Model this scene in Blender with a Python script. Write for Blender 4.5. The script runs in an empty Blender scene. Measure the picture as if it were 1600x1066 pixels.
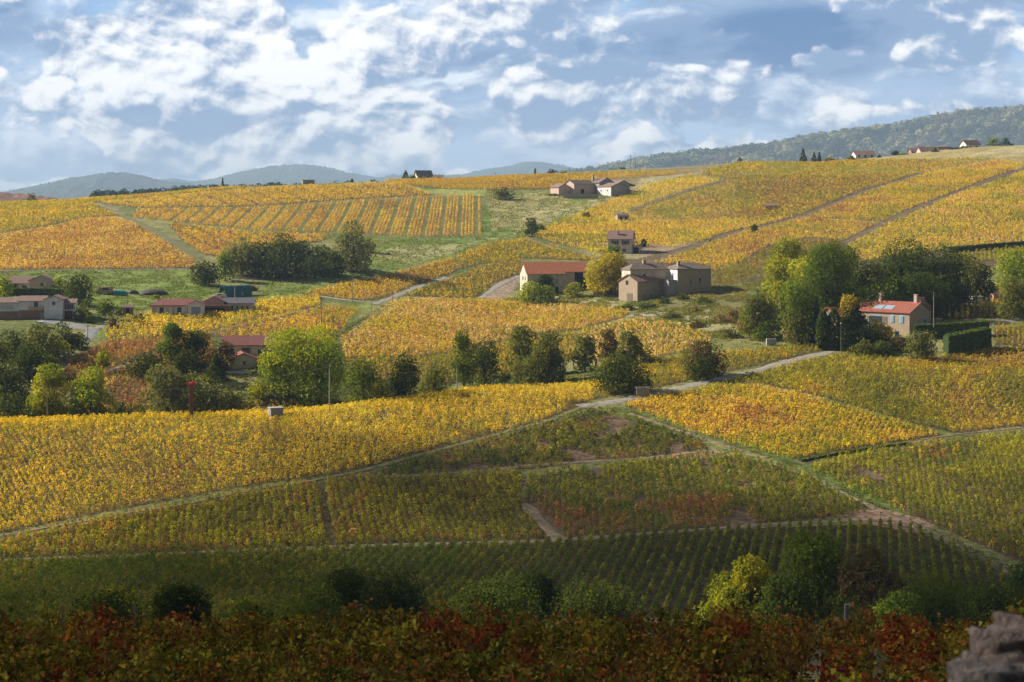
import bpy, bmesh, math, random
import numpy as np
from mathutils import Vector, Matrix
rad = math.radians
rnd = random.Random(7)
rng = np.random.default_rng(11)
scene = bpy.context.scene
C = scene.collection

# ------------------------------------------------------------------ camera
F = 2800.0          # focal length in photo pixels (photo 1600 wide)
HY = 330.0          # photo row of the horizon
cam_d = bpy.data.cameras.new("camera")
cam = bpy.data.objects.new("camera", cam_d)
C.objects.link(cam)
cam.location = (0, 0, 0)
cam.rotation_euler = (rad(90), 0, 0)
cam_d.sensor_width = 36
cam_d.lens = 36 * F / 1600
cam_d.shift_y = (HY - 533) / 1600
cam_d.clip_start = 0.1
cam_d.clip_end = 30000
cam_d.dof.use_dof = True
cam_d.dof.focus_distance = 380
cam_d.dof.aperture_fstop = 4.8
scene.camera = cam

# ------------------------------------------------------------------ light
SUN = Vector((-0.80, 0.26, 0.50)).normalized()
SUN_EL = math.asin(SUN.z)
SUN_AZ = math.atan2(SUN.x, SUN.y)
sd = bpy.data.lights.new("sun", 'SUN')
sd.energy = 5.0
sd.angle = rad(0.5)
sd.color = (1.0, 0.93, 0.80)
so = bpy.data.objects.new("sun", sd)
so.rotation_euler = (-SUN).to_track_quat('-Z', 'Y').to_euler()
so.location = (0, 0, 300)
C.objects.link(so)
scene.view_settings.view_transform = 'Standard'
scene.view_settings.look = 'None'
scene.view_settings.exposure = 0.85
scene.view_settings.gamma = 1
scene.cycles.max_bounces = 6
scene.cycles.diffuse_bounces = 2
scene.cycles.glossy_bounces = 1
scene.cycles.transmission_bounces = 3
scene.cycles.transparent_max_bounces = 12
scene.cycles.volume_bounces = 0
scene.cycles.use_adaptive_sampling = True
scene.cycles.caustics_reflective = False
scene.cycles.caustics_refractive = False


class NT:
    """terse node building"""
    def __init__(s, tree):
        s.t = tree
        tree.nodes.clear()

    def n(s, typ, **kw):
        nd = s.t.nodes.new(typ)
        for k, v in kw.items():
            if k.startswith('i_'):
                key = k[2:]
                key = int(key) if key.isdigit() else key
                s.put(nd.inputs[key], v)
            else:
                setattr(nd, k, v)
        return nd

    def put(s, sock, v):
        if isinstance(v, bpy.types.NodeSocket):
            s.t.links.new(v, sock)
        elif isinstance(v, bpy.types.Node):
            s.t.links.new(v.outputs[0], sock)
        else:
            if sock.type == 'RGBA' and len(v) == 3:
                v = (*v, 1)
            sock.default_value = v

    def m(s, op, a, b=0.0, c=None):
        nd = s.t.nodes.new('ShaderNodeMath')
        nd.operation = op
        s.put(nd.inputs[0], a)
        s.put(nd.inputs[1], b)
        if c is not None:
            s.put(nd.inputs[2], c)
        return nd.outputs[0]

    def mix(s, f, a, b, blend='MIX'):
        nd = s.t.nodes.new('ShaderNodeMixRGB')
        nd.blend_type = blend
        s.put(nd.inputs[0], f)
        s.put(nd.inputs[1], a)
        s.put(nd.inputs[2], b)
        return nd.outputs[0]

    def ramp(s, f, lo, hi, a=0.0, b=1.0, smooth=True):
        nd = s.t.nodes.new('ShaderNodeMapRange')
        nd.interpolation_type = 'SMOOTHSTEP' if smooth else 'LINEAR'
        s.put(nd.inputs[0], f)
        s.put(nd.inputs[1], lo)
        s.put(nd.inputs[2], hi)
        s.put(nd.inputs[3], a)
        s.put(nd.inputs[4], b)
        return nd.outputs[0]

    def noise(s, vec, scale, detail=5, rough=0.5, dist=0.0):
        nd = s.n('ShaderNodeTexNoise')
        nd.inputs['Scale'].default_value = scale
        nd.inputs['Detail'].default_value = detail
        nd.inputs['Roughness'].default_value = rough
        nd.inputs['Distortion'].default_value = dist
        if vec is not None:
            s.put(nd.inputs['Vector'], vec)
        return nd.outputs[0]


# ------------------------------------------------------------------ world: blue sky with cumulus
world = bpy.data.worlds.new("World")
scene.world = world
world.use_nodes = True
W = NT(world.node_tree)
sky = W.n('ShaderNodeTexSky')
sky.sky_type = 'NISHITA'
sky.sun_disc = False
sky.sun_elevation = SUN_EL
sky.sun_rotation = SUN_AZ
sky.altitude = 300
tc = W.n('ShaderNodeTexCoord')
sep = W.n('ShaderNodeSeparateXYZ', i_0=tc.outputs['Generated'])
az = W.m('ARCTAN2', sep.outputs[0], sep.outputs[1])
el = W.m('ARCSINE', sep.outputs[2])


def cloud_vec(daz, delv, stretch=1.55, z=0.0):
    # clouds are flatter towards the horizon
    a = W.m('ADD', az, daz)
    e = W.m('MULTIPLY', W.m('ADD', el, delv), stretch)
    return W.n('ShaderNodeCombineXYZ', i_0=a, i_1=e, i_2=z).outputs[0]


def blobs(lst):
    tot = None
    for (px, py, rx, ry, amp) in lst:
        a0 = math.atan((px - 800) / F)
        e0 = math.atan((HY - py) / F)
        dx = W.m('DIVIDE', W.m('SUBTRACT', az, a0), rx / F)
        dy = W.m('DIVIDE', W.m('SUBTRACT', el, e0), ry / F)
        r2 = W.m('ADD', W.m('MULTIPLY', dx, dx), W.m('MULTIPLY', dy, dy))
        g = W.m('MULTIPLY', W.m('POWER', 2.718, W.m('MULTIPLY', r2, -1.0)), amp)
        tot = g if tot is None else W.m('ADD', tot, g)
    return tot


# places where bright cumulus piles up / where the sky opens
cum = blobs([(150, 90, 150, 60, .13), (330, 40, 200, 50, .13), (330, 135, 190, 45, .10), (560, 100, 200, 60, .06), (700, 30, 160, 45, .12),
             (560, 200, 170, 35, .12), (430, 262, 130, 20, .12), (170, 210, 60, 20, .06),
             (1480, 45, 130, 50, .14), (1140, 38, 80, 35, .07), (1030, 240, 180, 16, .14), (890, 195, 90, 25, .10), (1370, 180, 110, 16, .10),
             (940, 120, 130, 28, .08), (1320, 98, 50, 18, .10), (1260, 150, 60, 20, .05),
             (120, 5, 110, 28, -.30), (490, 0, 50, 20, -.16), (30, 110, 30, 40, -.10), (110, 245, 170, 26, -.12), (20, 260, 120, 30, -.12),
             (960, 80, 150, 20, -.10), (1290, 45, 150, 40, -.22), (1450, 130, 160, 20, -.08), (760, 240, 100, 16, -.12), (1450, 225, 200, 22, -.16), (640, 262, 100, 14, -.08)])
dark = blobs([(1300, 50, 200, 60, .85), (1000, 75, 250, 48, .65), (5, 30, 50, 60, .9), (170, 180, 140, 18, .55), (350, 45, 50, 45, .4), (330, 185, 90, 20, .4),
              (720, 200, 90, 26, .30), (1450, 195, 220, 40, .35), (760, 95, 140, 20, .5), (880, 170, 160, 25, .35), (1160, 120, 300, 30, .3), (250, 215, 160, 20, .3)])
SC = 9.5
wv1 = W.n('ShaderNodeTexNoise', noise_dimensions='3D')
wv1.inputs['Scale'].default_value = 16.0
wv1.inputs['Detail'].default_value = 3
W.put(wv1.inputs['Vector'], cloud_vec(.7, .3, 1.7, 9.0))
def warped(daz, delv, amt=0.022):
    v0 = cloud_vec(daz, delv, 1.35)
    sub = W.n('ShaderNodeVectorMath', operation='SUBTRACT', i_0=wv1.outputs['Color'], i_1=(0.5, 0.5, 0.5))
    scl = W.n('ShaderNodeVectorMath', operation='SCALE', i_0=sub.outputs[0])
    scl.inputs['Scale'].default_value = amt
    return W.n('ShaderNodeVectorMath', operation='ADD', i_0=v0, i_1=scl.outputs[0]).outputs[0]
def vor(vec, scale):
    v = W.n('ShaderNodeTexVoronoi', feature='F1')
    v.inputs['Scale'].default_value = scale
    W.put(v.inputs['Vector'], vec)
    d = v.outputs['Distance']
    return W.m('SUBTRACT', 0.62, d)
def relief(vec, z):
    """cauliflower height: broad shape plus two sizes of rounded heads"""
    h = W.noise(vec, SC, z, 0.55)
    h = W.m('ADD', h, W.m('MULTIPLY', vor(vec, 26.0), 0.27))
    return W.m('ADD', h, W.m('MULTIPLY', vor(vec, 70.0), 0.12))
P0_ = warped(0, 0)
h0 = relief(P0_, 9)
h1 = relief(warped(-0.0035, 0.0060), 9)
n1u = W.noise(P0_, SC * .8, 3, 0.5)
n1b = W.noise(warped(-0.009, 0.016), SC * .8, 3, 0.5)
n2 = W.noise(cloud_vec(.3, .2, 3.0, 2.0), 7.0, 6, 0.55, 0.3)
n5 = W.noise(cloud_vec(.5, .1, 2.0, 4.0), 13.0, 7, 0.58, 0.2)
n5b = W.noise(cloud_vec(.5 - .004, .1 + .006, 2.0, 4.0), 13.0, 7, 0.58, 0.2)
n6 = W.noise(warped(.2, .6), 60.0, 6, 0.62)
n6b = W.noise(warped(.2 - .0016, .6 + .0028), 60.0, 6, 0.62)
dens = W.m('ADD', h0, W.m('MULTIPLY', cum, 1.25))
dens = W.m('ADD', dens, W.m('MULTIPLY', W.m('SUBTRACT', n6, 0.5), 0.10))
mask = W.ramp(dens, 0.497, 0.557)
slope = W.m('ADD', W.m('MULTIPLY', W.m('SUBTRACT', h0, h1), 7.5), W.m('MULTIPLY', W.m('SUBTRACT', n1u, n1b), 4.0))
slope = W.m('ADD', slope, W.m('MULTIPLY', W.m('SUBTRACT', n6, n6b), 2.0))
slope = W.m('ADD', slope, W.m('MULTIPLY', W.m('SUBTRACT', n6, 0.5), 0.55))
light = W.m('ADD', slope, 0.37)
light = W.m('ADD', light, W.m('MULTIPLY', W.m('SUBTRACT', 0.60, dens), 1.1))
light = W.m('ADD', light, W.m('MULTIPLY', cum, 0.9))
light = W.m('SUBTRACT', light, W.m('MULTIPLY', dark, 1.0))
light = W.ramp(light, -0.35, 1.05)
# rear layer: flatter grey-white banks that fill most of the sky
dens2 = W.m('ADD', n5, W.m('MULTIPLY', cum, .35))
mask2 = W.ramp(dens2, 0.40, 0.54)
light2 = W.m('ADD', W.m('MULTIPLY', W.m('SUBTRACT', n5, n5b), 5.0), 0.44)
light2 = W.m('SUBTRACT', light2, W.m('MULTIPLY', dark, 0.80))
light2 = W.ramp(light2, 0.0, 1.0)
veil = W.ramp(W.m('ADD', n2, W.m('MULTIPLY', dark, 0.45)), 0.38, 0.62)
vd = W.ramp(W.m('ADD', dark, W.m('MULTIPLY', W.m('SUBTRACT', n2, .5), 1.2)), 0.0, 0.9)
veil_col = W.mix(vd, (4.5, 5.9, 7.8), (0.85, 1.8, 3.7))
blue = W.mix(0.7, sky.outputs[0], (1.7, 4.0, 8.0))
pale = W.ramp(el, 0.0, 0.095, 0.9, 0.0)
blue = W.mix(pale, blue, (4.7, 6.1, 8.4))
veil_col = W.mix(W.m('MULTIPLY', pale, 0.6), veil_col, (4.2, 5.5, 8.0))
base = W.mix(W.m('MULTIPLY', veil, 0.92), blue, veil_col)
rear = W.mix(light2, (2.2, 3.3, 5.2), (8.3, 8.9, 9.5))
rear = W.mix(W.m('MULTIPLY', pale, 0.45), rear, (4.9, 6.1, 8.3))
base = W.mix(W.m('MULTIPLY', mask2, 0.9), base, rear)
cloud_col = W.mix(light, (2.2, 3.3, 5.2), (9.8, 9.7, 9.6))
final = W.mix(mask, base, cloud_col)
# sky dimmed overhead, out of view, to cut fill light on the ground
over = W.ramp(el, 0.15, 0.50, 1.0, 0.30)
# ... and dimmed behind the camera, to lower the fill further
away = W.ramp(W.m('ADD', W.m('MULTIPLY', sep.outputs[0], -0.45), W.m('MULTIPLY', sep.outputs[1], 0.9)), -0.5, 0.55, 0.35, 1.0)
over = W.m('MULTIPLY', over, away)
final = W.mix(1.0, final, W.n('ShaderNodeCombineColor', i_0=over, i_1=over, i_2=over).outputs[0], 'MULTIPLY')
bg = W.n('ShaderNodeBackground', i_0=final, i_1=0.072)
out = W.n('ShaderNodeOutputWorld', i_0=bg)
try:
    world.cycles.sampling_method = 'MANUAL'
    world.cycles.sample_map_resolution = 512
except Exception:
    pass

# ------------------------------------------------------------------ numpy helpers
_tab = rng.random((256, 256))


def vnoise(x, y):
    x = np.asarray(x, float)
    y = np.asarray(y, float)
    xi = np.floor(x).astype(int)
    yi = np.floor(y).astype(int)
    fx = x - xi
    fy = y - yi
    fx = fx * fx * (3 - 2 * fx)
    fy = fy * fy * (3 - 2 * fy)
    a = _tab[xi & 255, yi & 255]
    b = _tab[(xi + 1) & 255, yi & 255]
    c = _tab[xi & 255, (yi + 1) & 255]
    d = _tab[(xi + 1) & 255, (yi + 1) & 255]
    return (a * (1 - fx) + b * fx) * (1 - fy) + (c * (1 - fx) + d * fx) * fy


def fbm(x, y, o=4):
    s = 0
    a = 0.5
    t = 0
    for i in range(o):
        s = s + a * vnoise(x * 2 ** i + 17.3 * i, y * 2 ** i + 5.1 * i)
        t += a
        a *= 0.5
    return s / t


def mesh_np(name, V, faces, mat=None, col=None, smooth=False, parent=None, k=None, uv=None):
    """V (n,3); faces (m,k) int array of equal-size polygons; col (n,3)"""
    V = np.asarray(V, dtype=np.float32)
    faces = np.asarray(faces, dtype=np.int32)
    me = bpy.data.meshes.new(name)
    m, kk = faces.shape
    me.vertices.add(len(V))
    me.vertices.foreach_set('co', V.ravel())
    me.loops.add(m * kk)
    me.loops.foreach_set('vertex_index', faces.ravel())
    me.polygons.add(m)
    me.polygons.foreach_set('loop_start', np.arange(0, m * kk, kk, dtype=np.int32))
    me.update(calc_edges=True)
    if smooth:
        me.polygons.foreach_set('use_smooth', np.ones(m, dtype=bool))
    if col is not None:
        at = me.color_attributes.new('Col', 'FLOAT_COLOR', 'POINT')
        c4 = np.ones((len(V), 4), dtype=np.float32)
        c4[:, :3] = col
        at.data.foreach_set('color', c4.ravel())
    if mat:
        me.materials.append(mat)
    o = bpy.data.objects.new(name, me)
    C.objects.link(o)
    if parent:
        o.parent = parent
    return o


def tag(o, label=None, cat=None, group=None, kind=None):
    if label:
        o['label'] = label
    if cat:
        o['category'] = cat
    if group:
        o['group'] = group
    if kind:
        o['kind'] = kind
    return o


def thing(name, label, cat, loc=(0, 0, 0), rz=0.0, group=None):
    o = bpy.data.objects.new(name, None)
    C.objects.link(o)
    o.empty_display_size = 0.5
    o.location = loc
    o.rotation_euler = (0, 0, rz)
    return tag(o, label, cat, group)


# ------------------------------------------------------------------ terrain
CX = np.array([-700, 0, 400, 800, 1200, 1600, 2300], float)
near = [(-25, -1.2), (4, -2.0), (14, -5.6), (26, -8.5), (42, -11.0), (60, -17.0), (120, -34.0), (180, -45.5)]


def PY(lst):
    return [(Y, -(y - HY) / F * Y) for (Y, y) in lst]


far_end = [(1400, -62.0), (8000, -75.0)]
P0 = PY([(225, 985), (270, 880), (287, 838), (352, 660), (374, 690), (400, 605), (430, 545), (450, 508), (490, 472), (520, 452), (560, 422), (700, 345), (800, 318), (900, 326), (1100, 370)])
P4 = PY([(225, 985), (273, 862), (300, 770), (352, 650), (376, 668), (400, 590), (430, 545), (470, 500), (520, 466), (550, 445), (590, 410), (720, 330), (810, 292), (900, 300), (1100, 350)])
P8 = PY([(228, 980), (276, 845), (322, 722), (385, 612), (405, 605), (425, 588), (450, 558), (490, 515), (540, 470), (560, 455), (600, 410), (700, 345), (880, 277), (950, 287), (1100, 335)])
P12 = PY([(228, 985), (283, 822), (325, 722), (385, 603), (405, 575), (425, 548), (450, 520), (490, 483), (530, 450), (560, 425), (600, 395), (730, 320), (900, 256), (960, 264), (1100, 305)])
P16 = PY([(235, 965), (272, 868), (320, 745), (365, 668), (395, 590), (410, 560), (430, 522), (455, 497), (480, 477), (530, 425), (570, 395), (700, 310), (830, 262), (930, 228), (1100, 246)])
cols = [near + p + far_end for p in (P0, P0, P4, P8, P12, P16, P16)]
KY = np.array([[k[0] for k in c] for c in cols])
KZ = np.array([[k[1] for k in c] for c in cols])


def pchip(xk, yk, x):
    h = np.diff(xk)
    d = np.diff(yk) / h
    m = np.zeros_like(yk)
    for i in range(1, len(xk) - 1):
        if d[i - 1] * d[i] > 0:
            w1 = 2 * h[i] + h[i - 1]
            w2 = h[i] + 2 * h[i - 1]
            m[i] = (w1 + w2) / (w1 / d[i - 1] + w2 / d[i])
    m[0] = d[0]
    m[-1] = d[-1]
    idx = np.clip(np.searchsorted(xk, x) - 1, 0, len(xk) - 2)
    t = (x - xk[idx]) / h[idx]
    hh = h[idx]
    return ((1 + 2 * t) * (1 - t) ** 2 * yk[idx] + t * (1 - t) ** 2 * hh * m[idx] + t * t * (3 - 2 * t) * yk[idx + 1] + t * t * (t - 1) * hh * m[idx + 1])


TPX = np.arange(-700, 2301, 10.0)
TY = np.concatenate([np.arange(-25, 1200, 1.0), np.arange(1200, 8001, 50.0)])
TZ = np.zeros((len(TPX), len(TY)))
for i, px in enumerate(TPX):
    ky = np.array([pchip(CX, KY[:, k], np.array([px]))[0] for k in range(KY.shape[1])])
    kz = np.array([pchip(CX, KZ[:, k], np.array([px]))[0] for k in range(KY.shape[1])])
    TZ[i] = pchip(ky, kz, TY)
# soften kinks along the line of sight
for _ in range(6):
    TZ[:, 230:1200] = (TZ[:, 229:1199] + 2 * TZ[:, 230:1200] + TZ[:, 231:1201]) / 4


def ground(X, Y):
    X = np.asarray(X, float)
    Y = np.asarray(Y, float)
    px = np.clip(800 + F * X / np.maximum(Y, 15), -700, 2299.9)
    fi = (px + 700) / 10
    i = np.clip(fi.astype(int), 0, len(TPX) - 2)
    fi = fi - i
    j = np.clip(np.searchsorted(TY, Y, side='right') - 1, 0, len(TY) - 2)
    fj = np.clip((Y - TY[j]) / (TY[j + 1] - TY[j]), 0, 1)
    z = (TZ[i, j] * (1 - fi) + TZ[i + 1, j] * fi) * (1 - fj) + (TZ[i, j + 1] * (1 - fi) + TZ[i + 1, j + 1] * fi) * fj
    w = np.clip((Y - 180) / 60, 0, 1)
    z = z + w * (fbm(X / 26 + 50, Y / 26 + 50, 3) - 0.5) * 0.9
    return z


def gz(x, y):
    return float(ground(np.array([x]), np.array([y]))[0])


def hit(px, py, Ymin=205.0, Ymax=1150.0):
    """first ground point seen at photo pixel (px, py) beyond Ymin"""
    Y = np.arange(Ymin, Ymax, 0.5)
    X = (px - 800) / F * Y
    z = ground(X, Y)
    yi = HY - F * z / Y
    k = np.nonzero(yi <= py)[0]
    if len(k) == 0:
        k = int(np.argmin(yi))
    else:
        k = int(k[0])
    if k > 0 and yi[k - 1] != yi[k]:
        f = min(max((yi[k - 1] - py) / (yi[k - 1] - yi[k]), 0), 1)
        y = Y[k - 1] + f * 0.5
    else:
        y = Y[k]
    return Vector(((px - 800) / F * y, y, gz((px - 800) / F * y, y)))


def to_px(X, Y, Z):
    return 800 + F * X / Y, HY - F * Z / Y


def inpoly(px, py, poly):
    ins = np.zeros(px.shape, bool)
    n = len(poly)
    for i in range(n):
        x1, y1 = poly[i]
        x2, y2 = poly[(i + 1) % n]
        if y1 == y2:
            continue
        c = ((y1 > py) != (y2 > py)) & (px < (x2 - x1) * (py - y1) / (y2 - y1) + x1)
        ins ^= c
    return ins


# ------------------------------------------------------------------ materials
_m = {}


def new_mat(name):
    m = bpy.data.materials.new(name)
    m.use_nodes = True
    return m, NT(m.node_tree)


def surf(name, c1, c2=None, scale=3.0, rough=0.8, bump=0.0, bscale=None, spec=0.3, metal=0.0, detail=5):
    if name in _m:
        return _m[name]
    m, N = new_mat(name)
    tcn = N.n('ShaderNodeTexCoord')
    p = N.n('ShaderNodeBsdfPrincipled')
    nz = N.noise(tcn.outputs['Object'], scale, detail, 0.6)
    f = N.ramp(nz, 0.32, 0.68)
    N.put(p.inputs['Base Color'], N.mix(f, c1, c2 or tuple(x * 0.75 for x in c1)))
    p.inputs['Roughness'].default_value = rough
    p.inputs['Metallic'].default_value = metal
    p.inputs['Specular IOR Level'].default_value = spec
    if bump:
        b = N.n('ShaderNodeBump')
        b.inputs['Strength'].default_value = bump
        b.inputs['Distance'].default_value = 0.1
        N.put(b.inputs['Height'], N.noise(tcn.outputs['Object'], bscale or scale * 4, 4, 0.6))
        N.put(p.inputs['Normal'], b.outputs[0])
    N.n('ShaderNodeOutputMaterial', i_0=p)
    _m[name] = m
    return m


def roofmat(name, c1, c2, c3=None):
    """clay tiles: fine courses down the slope, blotchy ageing"""
    if name in _m:
        return _m[name]
    m, N = new_mat(name)
    tcn = N.n('ShaderNodeTexCoord')
    p = N.n('ShaderNodeBsdfPrincipled')
    f = N.ramp(N.noise(tcn.outputs['Object'], 1.3, 6, 0.65), 0.35, 0.65)
    c = N.mix(f, c1, c2)
    f2 = N.ramp(N.noise(tcn.outputs['Object'], 6.0, 3, 0.6), 0.5, 0.7)
    c = N.mix(N.m('MULTIPLY', f2, 0.75), c, c3 or tuple(x * 0.55 for x in c1))
    N.put(p.inputs['Base Color'], c)
    p.inputs['Roughness'].default_value = 0.85
    p.inputs['Specular IOR Level'].default_value = 0.2
    wv = N.n('ShaderNodeTexWave', wave_type='BANDS', bands_direction='X')
    wv.inputs['Scale'].default_value = 1.4
    wv.inputs['Distortion'].default_value = 0.3
    N.put(wv.inputs['Vector'], tcn.outputs['Object'])
    b = N.n('ShaderNodeBump')
    b.inputs['Strength'].default_value = 0.5
    b.inputs['Distance'].default_value = 0.08
    N.put(b.inputs['Height'], wv.outputs[1])
    N.put(p.inputs['Normal'], b.outputs[0])
    N.n('ShaderNodeOutputMaterial', i_0=p)
    _m[name] = m
    return m


def stonemat(name, c1, c2, mortar, scale=2.6):
    if name in _m:
        return _m[name]
    m, N = new_mat(name)
    tcn = N.n('ShaderNodeTexCoord')
    mp = N.n('ShaderNodeMapping', i_0=tcn.outputs['Object'])
    mp.inputs['Scale'].default_value = (1, 1, 2.0)
    v = N.n('ShaderNodeTexVoronoi', feature='F1')
    v.inputs['Scale'].default_value = scale
    N.put(v.inputs['Vector'], mp.outputs[0])
    sp = N.n('ShaderNodeSeparateColor', i_0=v.outputs['Color'])
    c = N.mix(sp.outputs[0], c1, c2)
    e = N.ramp(v.outputs['Distance'], 0.25, 0.5)
    c = N.mix(N.m('MULTIPLY', e, 0.6), c, mortar)
    nz = N.ramp(N.noise(tcn.outputs['Object'], 0.5, 5, 0.6), 0.3, 0.7, 0.0, 0.5)
    c = N.mix(nz, c, tuple(x * 0.7 for x in mortar))
    p = N.n('ShaderNodeBsdfPrincipled', i_0=c)
    p.inputs['Roughness'].default_value = 0.95
    p.inputs['Specular IOR Level'].default_value = 0.1
    b = N.n('ShaderNodeBump')
    b.inputs['Strength'].default_value = 0.5
    b.inputs['Distance'].default_value = 0.06
    b.invert = True
    N.put(b.inputs['Height'], v.outputs['Distance'])
    N.put(p.inputs['Normal'], b.outputs[0])
    N.n('ShaderNodeOutputMaterial', i_0=p)
    _m[name] = m
    return m


def leafmat(name, trans=0.42, gloss=0.0):
    if name in _m:
        return _m[name]
    m, N = new_mat(name)
    at = N.n('ShaderNodeAttribute', attribute_name='Col')
    oi = N.n('ShaderNodeObjectInfo')
    br = N.ramp(oi.outputs['Random'], 0, 1, 0.85, 1.15, False)
    c = N.mix(1.0, at.outputs['Color'], N.n('ShaderNodeCombineColor', i_0=br, i_1=br, i_2=br).outputs[0], 'MULTIPLY')
    d = N.n('ShaderNodeBsdfDiffuse', i_0=c)
    t = N.n('ShaderNodeBsdfTranslucent', i_0=N.mix(1.0, c, (1.28, 1.10, 0.50), 'MULTIPLY'))
    mx = N.n('ShaderNodeMixShader', i_0=trans, i_1=d.outputs[0], i_2=t.outputs[0])
    N.n('ShaderNodeOutputMaterial', i_0=mx)
    _m[name] = m
    return m


LEAF = leafmat('vine_leaf', 0.45)
TLEAF = leafmat('tree_leaf', 0.45)
BARK = surf('bark', (0.09, 0.065, 0.045), (0.05, 0.04, 0.03), 8, 0.95, 0.6)

# ground: vertex colour (soil, grass, dry grass) broken up by noise
gm, N = new_mat('ground')
at = N.n('ShaderNodeAttribute', attribute_name='Col')
tcn = N.n('ShaderNodeTexCoord')
nf = N.noise(tcn.outputs['Object'], 0.9, 8, 0.7)
nf2 = N.noise(tcn.outputs['Object'], 0.12, 5, 0.6)
k1 = N.ramp(nf, 0.3, 0.7, 0.42, 1.5)
k2 = N.ramp(nf2, 0.3, 0.7, 0.8, 1.2)
kk = N.m('MULTIPLY', k1, k2)
c = N.mix(1.0, at.outputs['Color'], N.n('ShaderNodeCombineColor', i_0=kk, i_1=kk, i_2=kk).outputs[0], 'MULTIPLY')
p = N.n('ShaderNodeBsdfPrincipled', i_0=c)
p.inputs['Roughness'].default_value = 0.95
p.inputs['Specular IOR Level'].default_value = 0.1
b = N.n('ShaderNodeBump')
b.inputs['Strength'].default_value = 0.7
b.inputs['Distance'].default_value = 0.35
N.put(b.inputs['Height'], N.noise(tcn.outputs['Object'], 1.5, 6, 0.7))
N.put(p.inputs['Normal'], b.outputs[0])
N.n('ShaderNodeOutputMaterial', i_0=p)
GROUND = gm

SOIL = (0.16, 0.11, 0.065)
SOILP = (0.15, 0.10, 0.065)
GRASS = (0.12, 0.15, 0.035)
LUSH = (0.17, 0.24, 0.045)
DRY = (0.33, 0.28, 0.12)
STRAW = (0.42, 0.36, 0.18)

# ------------------------------------------------------------------ vine colours (leaf albedo)
YEL = (0.68, 0.48, 0.045)
GOLD = (0.65, 0.46, 0.07)
LEM = (0.66, 0.54, 0.07)
PEACH = (0.76, 0.50, 0.22)
YG = (0.36, 0.35, 0.03)
GRN = (0.13, 0.19, 0.03)
DGR = (0.055, 0.095, 0.02)
OR = (0.50, 0.28, 0.10)
RUST = (0.36, 0.15, 0.07)
BRN = (0.24, 0.15, 0.05)
OLV = (0.22, 0.22, 0.04)

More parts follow.
